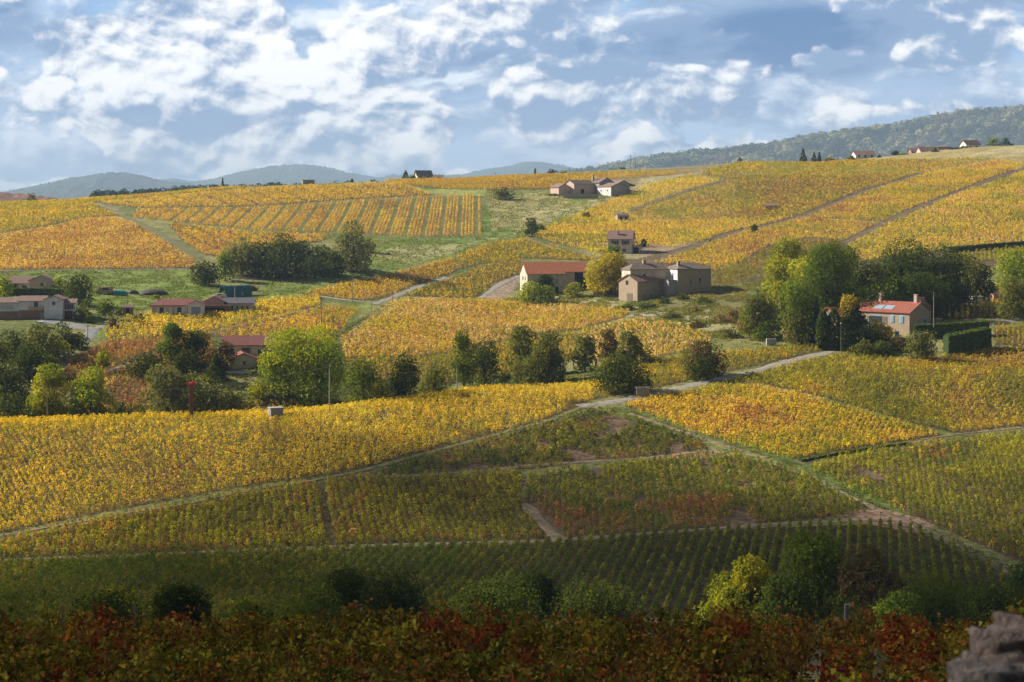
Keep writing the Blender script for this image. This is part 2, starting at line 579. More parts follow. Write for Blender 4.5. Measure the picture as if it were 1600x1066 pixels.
# Parcels: name key, label, polygon in photo pixels, (Ymin, Ymax), palette [(colour, weight)], row direction (x, y), spacing along, across, kind params
VP = lambda vx: (math.sin(math.atan((vx - 800) / F)), math.cos(math.atan((vx - 800) / F)))
PAR = [
 # ---- near slope
 ('green trellised vineyard in long rows at the bottom of the slope',
  [(-160, 882), (0, 879), (300, 867), (560, 856), (860, 848), (1060, 832), (1200, 824), (1395, 818), (1440, 832), (1575, 898), (1600, 935), (1560, 960), (1400, 1000), (1090, 1000), (1060, 962), (900, 966), (500, 1010), (-160, 1010)],
  (215, 300), [((0.15, 0.22, 0.03), 4), (OLV, 2), (YG, 1.4), (GRN, 2)], VP(1375), 0.5, 1.55, dict(h=1.15, w=0.72, q=44, s=0.19, row=True)),
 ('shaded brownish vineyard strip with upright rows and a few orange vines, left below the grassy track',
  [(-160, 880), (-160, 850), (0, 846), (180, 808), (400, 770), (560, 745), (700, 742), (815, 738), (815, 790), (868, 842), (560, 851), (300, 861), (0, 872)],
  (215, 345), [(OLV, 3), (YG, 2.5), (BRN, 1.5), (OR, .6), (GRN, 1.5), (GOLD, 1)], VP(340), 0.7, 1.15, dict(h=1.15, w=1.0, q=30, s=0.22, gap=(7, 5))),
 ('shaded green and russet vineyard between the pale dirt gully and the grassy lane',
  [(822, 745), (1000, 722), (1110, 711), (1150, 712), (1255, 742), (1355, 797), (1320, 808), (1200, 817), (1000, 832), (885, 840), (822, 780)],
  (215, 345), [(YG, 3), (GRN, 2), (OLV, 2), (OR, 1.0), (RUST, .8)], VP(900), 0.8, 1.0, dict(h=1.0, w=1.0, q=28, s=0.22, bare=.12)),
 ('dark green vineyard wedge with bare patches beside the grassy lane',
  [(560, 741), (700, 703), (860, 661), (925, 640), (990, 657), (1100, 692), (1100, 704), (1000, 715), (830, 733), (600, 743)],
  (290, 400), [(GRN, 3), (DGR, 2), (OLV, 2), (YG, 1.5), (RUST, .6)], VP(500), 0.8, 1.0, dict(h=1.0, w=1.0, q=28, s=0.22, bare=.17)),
 ('large bright yellow vineyard on the left of the near ridge',
  [(-160, 640), (420, 630), (520, 628), (920, 575), (960, 585), (915, 632), (855, 655), (700, 697), (560, 735), (400, 758), (180, 797), (0, 834), (-160, 840)],
  (276, 395), [(LEM, 3), (YEL, 5), (YG, 3), (GOLD, 1.6), (OR, .5), (BRN, .6)], VP(-500), 0.85, 1.0, dict(h=1.0, w=0.95, q=22, s=0.22, bare=.05, edge=True)),
 ('yellow vineyard between the round dark oak and the farm road',
  [(960, 585), (1040, 560), (1255, 541), (1300, 545), (1180, 572), (1100, 590), (1030, 605), (960, 618), (925, 625)],
  (340, 430), [(YG, 4), (YEL, 2), (LEM, 1), (GRN, 1)], VP(1700), 1.0, 1.2, dict(h=1.0, w=1.0, q=18, s=0.27)),
 ('orange and gold vineyard bounded by the grassy lane, right of the little shelter',
  [(975, 634), (1040, 618), (1130, 600), (1200, 607), (1290, 628), (1400, 660), (1478, 682), (1440, 686), (1330, 702), (1245, 720), (1180, 704), (1080, 675)],
  (290, 410), [(YG, 2.4), (YEL, 2.6), (GOLD, 2.8), (OR, 1.8), (RUST, .9)], VP(1700), 0.85, 0.95, dict(h=1.0, w=.9, q=22, s=0.22)),
 ('yellow-green vineyard below the farmhouse with blue shutters',
  [(1130, 598), (1180, 582), (1315, 553), (1400, 562), (1470, 558), (1560, 545), (1760, 540), (1760, 655), (1600, 665), (1490, 677), (1400, 655), (1290, 622), (1200, 602)],
  (320, 440), [(GRN, 1.0), (YG, 6), (LEM, 2), (YEL, 2.2), (OR, .3)], VP(2300), 0.85, 1.0, dict(h=1.0, w=.95, q=20, s=0.23)),
 ('olive green vineyard with bare soil and stakes at the lower right',
  [(1262, 730), (1340, 708), (1450, 694), (1600, 678), (1760, 668), (1760, 930), (1600, 880), (1440, 812), (1350, 775)],
  (250, 400), [(YG, 3), (OLV, 3), (GRN, 2.5), (YEL, .8), (BRN, .8)], VP(1350), 0.8, 1.05, dict(h=1.1, w=1.0, q=28, s=0.22, bare=.13)),
 ('small vineyard right of the clipped hedge',
  [(1553, 512), (1760, 497), (1760, 538), (1552, 541)], (385, 470), [(YG, 4), (YEL, 2), (GRN, 2)], VP(1600), 1.0, 1.2, dict(h=1.1, w=0.9, q=16, s=0.28)),
 ('narrow ochre vineyard strip behind the farmhouse and hedge',
  [(1468, 478), (1600, 470), (1760, 468), (1760, 492), (1600, 496), (1470, 500)], (400, 500), [(YG, 3), (YEL, 2), (OLV, 2), (BRN, 1)], VP(1550), 0.8, 1.5, dict(h=1.3, w=0.8, q=16, s=0.28)),
 ('small sloping vineyard under the dark woods on the right',
  [(1470, 463), (1560, 446), (1760, 430), (1760, 462), (1540, 466)], (440, 560), [(OLV, 3), (YG, 3), (BRN, 1)], VP(1400), 0.8, 1.5, dict(h=1.2, w=0.8, q=12, s=0.32)),
 # ---- middle hillside
 ('yellow vineyard just below the long pink house',
  [(160, 516), (185, 500), (235, 490), (330, 487), (400, 470), (500, 462), (500, 478), (430, 492), (330, 518), (250, 526), (170, 536)],
  (395, 580), [(YEL, 4), (LEM, 2), (YG, 2.5), (GOLD, 1.2)], VP(1500), 1.0, 1.2, dict(h=1.0, w=1.0, q=14, s=0.3)),
 ('russet brown vineyard on the slope beside the village road',
  [(85, 606), (110, 566), (165, 537), (250, 529), (330, 521), (335, 565), (250, 590), (240, 625), (180, 650), (150, 650), (110, 610)],
  (380, 500), [(RUST, 2.2), (OR, 2.2), (BRN, 2.5), (OLV, 2.0), (GOLD, 1.3)], VP(700), 0.85, 1.05, dict(h=1.0, w=1.1, q=17, s=0.28)),
 ('orange-yellow vineyard above the red-roofed hamlet house',
  [(300, 526), (335, 520), (430, 494), (500, 481), (563, 484), (535, 516), (500, 540), (430, 560), (400, 575), (330, 560), (420, 530)],
  (395, 560), [(GOLD, 4), (YEL, 3), (OR, 2), (YG, 1.5)], VP(1500), 1.0, 1.2, dict(h=1.0, w=1.0, q=14, s=0.3)),
 ('yellow vineyard wedge above the gravel path',
  [(470, 460), (560, 440), (640, 422), (705, 404), (720, 420), (700, 430), (650, 444), (600, 466), (560, 470), (500, 462)],
  (470, 640), [(YEL, 3), (GOLD, 2), (OR, 1.2), (YG, 2.5)], VP(1500), 1.0, 1.2, dict(h=1.0, w=1.0, q=13, s=0.32)),
 ('golden vineyard sheet in the centre below the orange-roofed barn',
  [(532, 530), (592, 482), (630, 468), (770, 470), (900, 478), (985, 489), (975, 497), (900, 516), (820, 525), (700, 552), (640, 560), (540, 560)],
  (400, 560), [(LEM, 3), (YEL, 3), (PEACH, 3.5), ((0.80, 0.62, 0.20), 3), (YG, .6)], (0.80, 0.60), 0.75, 1.5, dict(h=1.0, w=1.1, q=18, s=0.29)),
 ('green-yellow vineyard behind the row of valley trees',
  [(540, 563), (640, 562), (700, 555), (820, 528), (900, 519), (900, 560), (800, 590), (700, 600), (560, 590)],
  (395, 520), [(YG, 4), (YEL, 2.5), (GRN, 1.5), (LEM, 1)], (0.80, 0.60), 0.8, 1.55, dict(h=1.0, w=0.85, q=15, s=0.3)),
 ('mottled green and peach vineyard right of centre below the gravel bend',
  [(905, 518), (985, 500), (1010, 498), (1060, 508), (1115, 527), (1105, 542), (1040, 556), (960, 572), (905, 560)],
  (395, 520), [(YG, 3.5), (PEACH, 2.5), (GRN, 1.8), (YEL, 2)], VP(500), 0.9, 1.3, dict(h=1.0, w=0.95, q=15, s=0.3)),
 ('yellow-green vineyard left of the orange-roofed barn',
  [(628, 462), (700, 436), (755, 417), (800, 402), (812, 404), (812, 430), (770, 442), (750, 464), (700, 466)],
  (470, 640), [(YG, 4), (YEL, 3), (GRN, 1.2)], VP(1500), 1.0, 1.2, dict(h=1.0, w=1.0, q=13, s=0.32)),
 ('yellow vineyard between the meadow and the house with dark shutters',
  [(712, 402), (760, 382), (822, 374), (880, 388), (925, 402), (925, 408), (815, 404), (760, 412), (720, 420)],
  (500, 760), [(YEL, 3), (YG, 3), (LEM, 1), (GOLD, 1)], VP(1500), 1.0, 1.2, dict(h=1.0, w=1.0, q=11, s=0.34)),
 ('bright yellow vineyard climbing the hill above the house with dark shutters',
  [(825, 369), (875, 346), (935, 322), (985, 302), (1010, 290), (1080, 274), (1135, 283), (1040, 310), (985, 332), (1000, 345), (1100, 345), (1200, 341), (1250, 338), (1200, 351), (1150, 361), (1100, 378), (1050, 388), (996, 384), (996, 392), (930, 396), (880, 383)],
  (540, 900), [(YG, 2.4), (LEM, 3), (YEL, 4), (GOLD, 1.2)], VP(1800), 1.1, 1.3, dict(h=1.0, w=1.1, q=9, s=0.42)),
 ('olive and russet vineyard stretching below the skyline in the middle right',
  [(990, 330), (1040, 312), (1135, 285), (1090, 270), (1160, 254), (1300, 252), (1430, 250), (1560, 246), (1440, 271), (1350, 298), (1255, 335), (1200, 341), (1100, 345), (1000, 344)],
  (600, 990), [(YG, 5), (YEL, 2.6), (OLV, 2), (GOLD, 1.6), (OR, .8)], VP(1800), 1.1, 1.3, dict(h=1.0, w=1.1, q=8, s=0.45)),
 ('orange-gold vineyard running up right from the stone farm',
  [(1000, 412), (1030, 403), (1150, 362), (1245, 342), (1350, 300), (1440, 272), (1560, 250), (1600, 254), (1600, 262), (1500, 297), (1385, 344), (1318, 376), (1260, 372), (1200, 385), (1140, 420), (1112, 425), (1112, 415)],
  (520, 950), [(YG, 3), (YEL, 3), (LEM, 1), (GOLD, 2.4), (OR, 1.4), (RUST, .4)], VP(1800), 1.1, 1.3, dict(h=1.0, w=1.1, q=9, s=0.42)),
 ('vineyard strip between the stone farm and the wood',
  [(1112, 428), (1145, 420), (1200, 388), (1260, 376), (1320, 378), (1300, 400), (1200, 430), (1160, 442), (1116, 446)],
  (480, 720), [(YG, 3), (OLV, 2), (GOLD, 1.5), (OR, 1)], VP(1800), 1.0, 1.3, dict(h=1.0, w=1.0, q=11, s=0.36)),
 ('pale gold and green vineyard rising to the right edge under the hamlet',
  [(1325, 384), (1388, 350), (1500, 303), (1600, 268), (1760, 230), (1760, 372), (1600, 381), (1490, 391), (1420, 400), (1330, 410)],
  (500, 950), [(YG, 3.2), (LEM, 2.5), (YEL, 2.5), (PEACH, 1.2)], (0.62, 0.78), 0.9, 1.7, dict(h=1.0, w=0.95, q=9, s=0.42)),
 ('narrow vineyard band under the dark hedge at the right edge',
  [(1490, 398), (1600, 388), (1760, 380), (1760, 400), (1600, 402), (1500, 412)], (500, 640), [(YG, 3), (YEL, 2)], VP(1500), 1.0, 1.3, dict(h=1.0, w=1.0, q=10, s=0.38)),
 # ---- left hill
 ('orange vineyard at the foot of the left hill',
  [(-160, 424), (-160, 370), (0, 368), (80, 356), (130, 342), (190, 341), (230, 358), (300, 402), (305, 419), (200, 421), (20, 423)],
  (520, 760), [(OR, 3), (GOLD, 3.5), (PEACH, 2.5), (YEL, 1.5), (RUST, .8)], (0.86, 0.5), 1.1, 1.25, dict(h=1.0, w=1.1, q=9, s=0.4)),
 ('yellow-green vineyard high on the left hill under the far blue hills',
  [(-160, 366), (-160, 322), (0, 318), (150, 307), (300, 297), (400, 292), (150, 316), (152, 325), (190, 337), (130, 340), (80, 352), (0, 364)],
  (600, 900), [(YEL, 3), (YG, 3), (GOLD, 2), (OR, .8)], (0.86, 0.5), 1.15, 1.3, dict(h=1.0, w=1.1, q=8, s=0.44)),
 ('striped orange vineyard with grassy gaps between groups of rows on the left hill',
  [(205, 340), (215, 328), (400, 326), (560, 314), (690, 307), (752, 306), (750, 369), (640, 370), (540, 365), (400, 360), (262, 346)],
  (600, 860), [(GOLD, 3.5), (OR, 2.6), (YEL, 2), (RUST, .8)], (-0.02, 1.0), 1.1, 1.30, dict(h=1.15, w=1.0, q=9, s=0.40, gap=(5, 1), stripe=True)),
 ('yellow vineyard with slanting rows along the top of the left hill',
  [(155, 317), (400, 294), (480, 291), (620, 286), (640, 292), (680, 305), (560, 311), (400, 322), (215, 325)],
  (650, 900), [(YEL, 4), (GOLD, 2.5), (LEM, 1.5), (OR, 1)], (0.45, -0.89), 1.1, 1.30, dict(h=1.0, w=1.0, q=8, s=0.42, gap=(8, 1))),
 ('golden vineyard strip on the skyline behind the pale hill farm',
  [(600, 284), (800, 276), (920, 271), (1080, 268), (1040, 275), (960, 280), (900, 292), (860, 296), (760, 297), (690, 296), (650, 291)],
  (700, 990), [(GOLD, 3.5), (YEL, 3), (OR, 1.2)], VP(1800), 1.1, 1.3, dict(h=1.0, w=1.1, q=8, s=0.45)),
 ('russet vineyard with slanting rows behind the valley thicket on the left hill',
  [(262, 349), (400, 363), (520, 368), (500, 378), (400, 390), (350, 402), (318, 398), (285, 376)],
  (560, 760), [(OR, 2.5), (GOLD, 3), (YG, 1.5), (RUST, 1)], (0.45, -0.89), 1.0, 1.30, dict(h=1.0, w=1.0, q=10, s=0.38, gap=(6, 1))),
]

# ------------------------------------------------------------------ ground sheet
ny_list = [np.arange(-25, 200, 2.5), np.arange(200, 620, 0.9), np.arange(620, 1000, 1.6), np.arange(1000, 1400, 12), np.arange(1400, 11801, 200)]
GY = np.concatenate(ny_list)
S = np.linspace(-1, 1, 701)
S = np.sign(S) * np.abs(S) ** 1.0
half = np.where(GY < 1000, 0.36 * np.maximum(GY, 0) + 60, 0.36 * 1000 + 60 + (GY - 1000) * 0.85)
GX = S[None, :] * half[:, None]
GYY = np.repeat(GY[:, None], len(S), 1)
GZ = ground(GX, GYY)
gpx, gpy = to_px(GX, np.maximum(GYY, 1), GZ)
n1_ = fbm(GX / 9, GYY / 9, 4)
n2_ = fbm(GX / 40 + 9, GYY / 40 + 9, 3)
gc = np.zeros(GX.shape + (3,))
mixn = np.clip((n2_ - 0.35) / 0.3, 0, 1)[..., None]
mixn2 = np.clip((n1_ - 0.4) / 0.25, 0, 1)[..., None]
gc[:] = np.array(GRASS) * (1 - mixn) + (np.array(GRASS) * .6 + np.array(DRY) * .4) * mixn
gc = gc * (1 - 0.35 * mixn2) + np.array(DRY) * 0.35 * mixn2


def paint(poly, colr, Yr=(395, 1200), a=1.0, soft=0.0):
    global gc
    wob = (n1_ - 0.5) * 10
    ins = inpoly(gpx + wob, gpy + wob * 0.4, poly) & (GYY >= Yr[0]) & (GYY <= Yr[1])
    gc[ins] = gc[ins] * (1 - a) + np.array(colr) * a


# valley bottom, near bank
gc[(GYY < 215)] = np.array((0.09, 0.085, 0.035))
for (label, poly, Yr, pal, d, sa, sb, kw) in PAR:
    ins = inpoly(gpx, gpy, poly) & (GYY >= Yr[0]) & (GYY <= Yr[1])
    cc = np.array(SOILP if kw.get('bare', 0) > .09 else (0.105, 0.08, 0.032) if Yr[0] < 300 else (0.125, 0.09, 0.04))
    if kw.get('stripe'):
        cc = np.array((0.17, 0.17, 0.055))
    gc[ins] = cc
far_right = (GYY > 540) & (gpx > 960 + (GYY - 540) * 0.05) & (GYY < 1000)
gc[far_right] = np.array((0.13, 0.095, 0.05))
gc[(gpx > 950) & (gpx <= 1150) & (GYY > 690) & (GYY < 1000)] = np.array((0.24, 0.20, 0.10))
gc[(gpx > 1150) & (GYY > 820) & (GYY < 1000)] = np.array((0.34, 0.27, 0.11))
# meadow and banks
paint([(560, 372), (750, 371), (760, 305), (790, 298), (900, 300), (960, 305), (930, 325), (860, 350), (820, 368), (740, 385), (700, 402), (600, 428), (480, 455), (400, 470), (420, 440), (560, 400)], LUSH, (480, 900), 0.6)
paint([(760, 305), (880, 300), (890, 318), (830, 345), (770, 360)], DRY, (560, 900), 0.8)
paint([(580, 400), (620, 384), (720, 382), (770, 372), (810, 366), (740, 380), (700, 398), (640, 410)], STRAW, (520, 800), 0.55)
paint([(820, 330), (900, 318), (960, 308), (930, 322), (860, 348), (800, 366)], STRAW, (560, 900), 0.6)
paint([(1000, 278), (1100, 270), (1060, 276), (1000, 300), (985, 300)], STRAW, (650, 990), 0.7)
paint([(640, 295), (760, 296), (756, 306), (690, 305)], (0.30, 0.33, 0.09), (650, 990), 0.8)
paint([(1430, 252), (1500, 243), (1600, 224), (1760, 215), (1760, 238), (1600, 242), (1500, 250)], STRAW, (760, 1100), 0.9)
paint([(0, 424), (300, 421), (320, 440), (330, 468), (240, 462), (140, 445)], LUSH, (450, 640), 0.75)
paint([(140, 455), (230, 455), (240, 466), (230, 480), (180, 480), (130, 470)], LUSH, (440, 560), 0.8)
paint([(750, 470), (860, 470), (960, 476), (1000, 486), (900, 478), (800, 472)], DRY, (470, 600), 0.6)
paint([(860, 462), (960, 470), (965, 482), (880, 478)], STRAW, (470, 600), 0.7)
paint([(1000, 488), (1060, 470), (1140, 452), (1180, 460), (1190, 480), (1120, 500), (1160, 530), (1120, 525), (1060, 505)], (0.17, 0.155, 0.065), (430, 600), 0.95)
paint([(1040, 500), (1120, 480), (1160, 495), (1150, 520), (1100, 516)], STRAW, (430, 600), 0.45)
paint([(560, 475), (600, 470), (650, 462), (620, 478), (560, 520), (520, 530), (530, 515)], (0.22, 0.24, 0.06), (420, 580), 0.9)
paint([(150, 520), (166, 512), (160, 523), (140, 530)], LUSH, (410, 500), 1.0)
paint([(960, 634), (1000, 650), (1090, 682), (1180, 708), (1250, 732), (1330, 775), (1400, 815), (1440, 815), (1340, 755), (1260, 722), (1180, 695), (1080, 665), (1000, 640)], (0.12, 0.15, 0.035), (260, 400), 1.0)
paint([(880, 845), (815, 790), (822, 780), (890, 838)], SOILP, (255, 345), 1.0)
paint([(1300, 806), (1360, 792), (1400, 800), (1460, 820), (1430, 832), (1330, 815)], (0.36, 0.23, 0.16), (255, 345), 1.0)
paint([(1010, 716), (1110, 700), (1150, 712), (1110, 716)], (0.34, 0.23, 0.17), (255, 365), 1.0)
paint([(730, 396), (905, 397), (900, 470), (760, 470)], DRY, (505, 560), 0.5)
paint([(985, 398), (1010, 385), (1060, 380), (1100, 376), (1040, 392), (1000, 402)], (0.30, 0.22, 0.15), (540, 800), .9)
paint([(925, 396), (905, 392), (1000, 394), (1000, 405), (930, 405)], (0.27, 0.24, 0.12), (540, 700), .9)
paint([(750, 468), (775, 444), (812, 428), (812, 440), (790, 466)], (0.33, 0.24, 0.18), (500, 640), .9)
nr, ncl = GX.shape
idx = np.arange(nr * ncl).reshape(nr, ncl)
fc = np.stack([idx[:-1, :-1], idx[:-1, 1:], idx[1:, 1:], idx[1:, :-1]], -1).reshape(-1, 4)
gobj = mesh_np('ground', np.stack([GX, GYY, GZ], -1).reshape(-1, 3), fc, GROUND, gc.reshape(-1, 3), True)
tag(gobj, kind='structure')


# ------------------------------------------------------------------ roads and tracks as draped strips
TRK = np.zeros((2400, 2400), bool)


def strip(name, pts, w, mat, Ymin=205.0, Ymax=1150, lift=0.10, wob=0.5, label=None):
    P = []
    for i in range(len(pts) - 1):
        (x1, y1), (x2, y2) = pts[i], pts[i + 1]
        n = max(2, int(math.hypot(x2 - x1, y2 - y1) / 6))
        for k in range(n):
            t = k / n
            P.append(hit(x1 + (x2 - x1) * t, y1 + (y2 - y1) * t, Ymin, Ymax))
    P.append(hit(pts[-1][0], pts[-1][1], Ymin, Ymax))
    A = np.array([[p.x, p.y] for p in P])
    for _ in range(3):
        A[1:-1] = (A[:-2] + 2 * A[1:-1] + A[2:]) / 4
    d = np.hypot(*np.diff(A, axis=0).T)
    s = np.concatenate([[0], np.cumsum(d)])
    ss = np.arange(0, s[-1], 1.0)
    A = np.stack([np.interp(ss, s, A[:, 0]), np.interp(ss, s, A[:, 1])], 1)
    if len(A) < 3:
        return None
    k_ = int(w / 2 / .5) + 1
    for dx_ in range(-k_, k_ + 1):
        for dy_ in range(-k_, k_ + 1):
            if math.hypot(dx_, dy_) * .5 <= w / 2 + .3:
                xi_ = np.clip(((A[:, 0] + 600) * 2 + dx_).astype(int), 0, 2399)
                yi_ = np.clip((A[:, 1] * 2 + dy_).astype(int), 0, 2399)
                TRK[xi_, yi_] = True
    T = np.gradient(A, axis=0)
    T /= np.maximum(np.hypot(T[:, 0], T[:, 1])[:, None], 1e-6)
    Nn = np.stack([-T[:, 1], T[:, 0]], 1)
    m = 7
    off = np.linspace(-0.5, 0.5, m)
    ww = w * (1 + wob * (fbm(ss / 4 + 3, ss * 0 + w, 3) - 0.5) * 2)
    X = A[:, 0:1] + Nn[:, 0:1] * off[None] * ww[:, None]
    Y = A[:, 1:2] + Nn[:, 1:2] * off[None] * ww[:, None]
    Z = ground(X, Y) + lift
    Z[:, 0] -= lift + 0.1
    Z[:, -1] -= lift + 0.1
    idx = np.arange(X.size).reshape(X.shape)
    fc = np.stack([idx[:-1, :-1], idx[:-1, 1:], idx[1:, 1:], idx[1:, :-1]], -1).reshape(-1, 4)
    o = mesh_np(name, np.stack([X, Y, Z], -1).reshape(-1, 3), fc, mat, smooth=True)
    return tag(o, label, kind='structure')


ASPH = surf('asphalt', (0.20, 0.20, 0.21), (0.28, 0.27, 0.27), 0.5, 0.9, 0.2, 6)
GRAV = surf('gravel', (0.36, 0.32, 0.28), (0.22, 0.19, 0.15), 1.2, 0.95, 0.3, 8)
DIRT = surf('bare_dirt', (0.30, 0.21, 0.15), (0.13, 0.11, 0.05), 0.7, 0.95, 0.5, 4)
DARKT = surf('dark_earth', (0.15, 0.10, 0.07), (0.10, 0.085, 0.04), 0.7, 0.95, 0.5, 4)
VERGE = surf('verge_grass', (0.10, 0.12, 0.03), (0.19, 0.15, 0.07), 0.7, 0.95, 0.6, 5)
strip('farm_road', [(903, 635), (960, 628), (1040, 612), (1100, 598), (1180, 580), (1250, 560), (1312, 548)], 3.6, GRAV, 330)
strip('farm_road', [(1540, 507), (1600, 499), (1700, 490)], 3.6, GRAV, 380)
strip('dirt_track', [(1265, 742), (1320, 772), (1395, 806), (1440, 822), (1500, 852), (1590, 903)], 1.3, DIRT, 240)
strip('dirt_track', [(985, 646), (1060, 672), (1130, 695), (1200, 716)], 1.2, DIRT, 260)
strip('grass_track', [(1245, 724), (1340, 706), (1440, 690), (1500, 681), (1600, 671), (1700, 662)], 3.2, VERGE, 260)
strip('dirt_track', [(1440, 688), (1500, 679), (1600, 669)], 0.9, DIRT, 260, lift=.16)
strip('grass_track', [(-80, 850), (0, 840), (100, 820), (200, 801), (300, 785), (400, 764), (470, 755), (560, 738), (700, 700), (860, 658), (910, 637)], 1.7, VERGE, 240)
strip('dirt_track', [(-80, 852), (100, 821), (200, 802), (300, 787), (400, 765), (470, 756), (540, 742)], .8, DIRT, 240, lift=.16)
strip('dirt_track', [(600, 746), (740, 738), (830, 727), (1000, 717), (1105, 706)], 1.3, DIRT, 270)
strip('dirt_track', [(820, 788), (838, 806), (850, 820), (874, 845)], 2.3, DIRT, 240, wob=.9)
strip('dirt_track', [(-80, 880), (0, 876), (300, 864), (560, 853), (870, 845), (1200, 820), (1400, 813)], 1.6, DIRT, 230)
strip('village_road', [(30, 592), (70, 566), (100, 548), (135, 528), (150, 515), (120, 508), (60, 500)], 4.6, ASPH, 385)
strip('village_road', [(100, 510), (150, 516), (164, 508), (200, 502)], 3.0, GRAV, 400)
strip('gravel_path', [(585, 476), (625, 460), (660, 446), (700, 434)], 3.0, GRAV, 440)
strip('gravel_path', [(500, 463), (550, 470), (590, 473)], 1.8, GRAV, 440)
strip('dirt_track', [(600, 477), (560, 502), (520, 528)], 1.0, DARKT, 410)
strip('dirt_track', [(614, 478), (572, 503), (535, 528)], 1.0, DARKT, 410)
strip('gravel_path', [(984, 494), (1010, 492), (1040, 491)], 4.2, GRAV, 430)
strip('gravel_path', [(752, 466), (778, 446), (812, 431)], 2.6, GRAV, 450)
strip('dirt_track', [(820, 372), (860, 386), (900, 395), (935, 403)], 2.0, DIRT, 470)
strip('dirt_track', [(985, 331), (1020, 318), (1080, 298), (1136, 282)], 3.4, DARKT, 520)
strip('dirt_track', [(1000, 415), (1040, 403), (1100, 380), (1150, 363), (1200, 353), (1250, 340), (1350, 300), (1440, 272)], 4.0, DARKT, 480)
strip('dirt_track', [(1320, 380), (1385, 347), (1440, 322), (1500, 300), (1560, 276), (1620, 258)], 3.4, DARKT, 480)
strip('dirt_track', [(1250, 339), (1300, 343), (1382, 348)], 1.6, DIRT, 520)
strip('dirt_track', [(1410, 283), (1440, 291), (1490, 297)], 1.4, DIRT, 560)
strip('dirt_track', [(150, 318), (190, 330)], 3.0, DIRT, 560)
strip('grass_track', [(186, 337), (230, 355), (270, 378), (310, 404)], 5.0, VERGE, 540)
strip('dirt_track', [(-40, 424), (100, 422), (300, 420)], 1.0, GRAV, 520)
strip('dirt_track', [(330, 525), (420, 506), (500, 480)], 1.4, DARKT, 440)
strip('dirt_track', [(170, 580), (210, 566), (250, 548)], 2.0, DIRT, 395)


# ------------------------------------------------------------------ vines as merged leaf tufts
def quad_template(nv, q, h, w, s, row, seed):
    r = np.random.default_rng(seed)
    T = np.zeros((nv, q, 4, 3), np.float32)
    sh = np.zeros((nv, q), np.float32)
    for v in range(nv):
        th = r.uniform(0, 2 * np.pi, q)
        u = r.uniform(0, 1, q)
        zz = (0.16 + 0.84 * u) * h
        bulge = np.sqrt(np.clip(1 - (2 * u - 0.9) ** 2 * 0.72, 0.05, 1))
        rr = (0.5 * w) * bulge * np.sqrt(r.uniform(0.25, 1.0, q)) * r.uniform(0.8, 1.2, q)
        cx = np.cos(th) * rr * (1.25 if row else 1.0)
        cy = np.sin(th) * rr
        # leaf orientation: outward-ish + random
        nrm = np.stack([np.cos(th), np.sin(th), 0.55 + 0 * th], 1) + r.normal(0, 0.33, (q, 3))
        nrm /= np.linalg.norm(nrm, axis=1)[:, None]
        a = np.cross(nrm, r.normal(0, 1, (q, 3)))
        a /= np.linalg.norm(a, axis=1)[:, None]
        bb = np.cross(nrm, a)
        sz = s * r.uniform(0.65, 1.3, q)[:, None] * 0.5
        c = np.stack([cx, cy, zz], 1)
        T[v, :, 0] = c - a * sz
        T[v, :, 1] = c - bb * sz * 0.85
        T[v, :, 2] = c + a * sz
        T[v, :, 3] = c + bb * sz * 0.85
        sh[v] = u
    return T


def pal_pick(pal, n, nz, r):
    cols_ = np.array([p[0] for p in pal])
    wts = np.array([p[1] for p in pal], float)
    cw = np.cumsum(wts) / wts.sum()
    # spatially clumped choice
    q = np.clip(nz * 0.78 + r.uniform(0, 1, n) * 0.52 - 0.15, 0, 0.999)
    i = np.searchsorted(cw, q)
    return cols_[np.clip(i, 0, len(pal) - 1)]


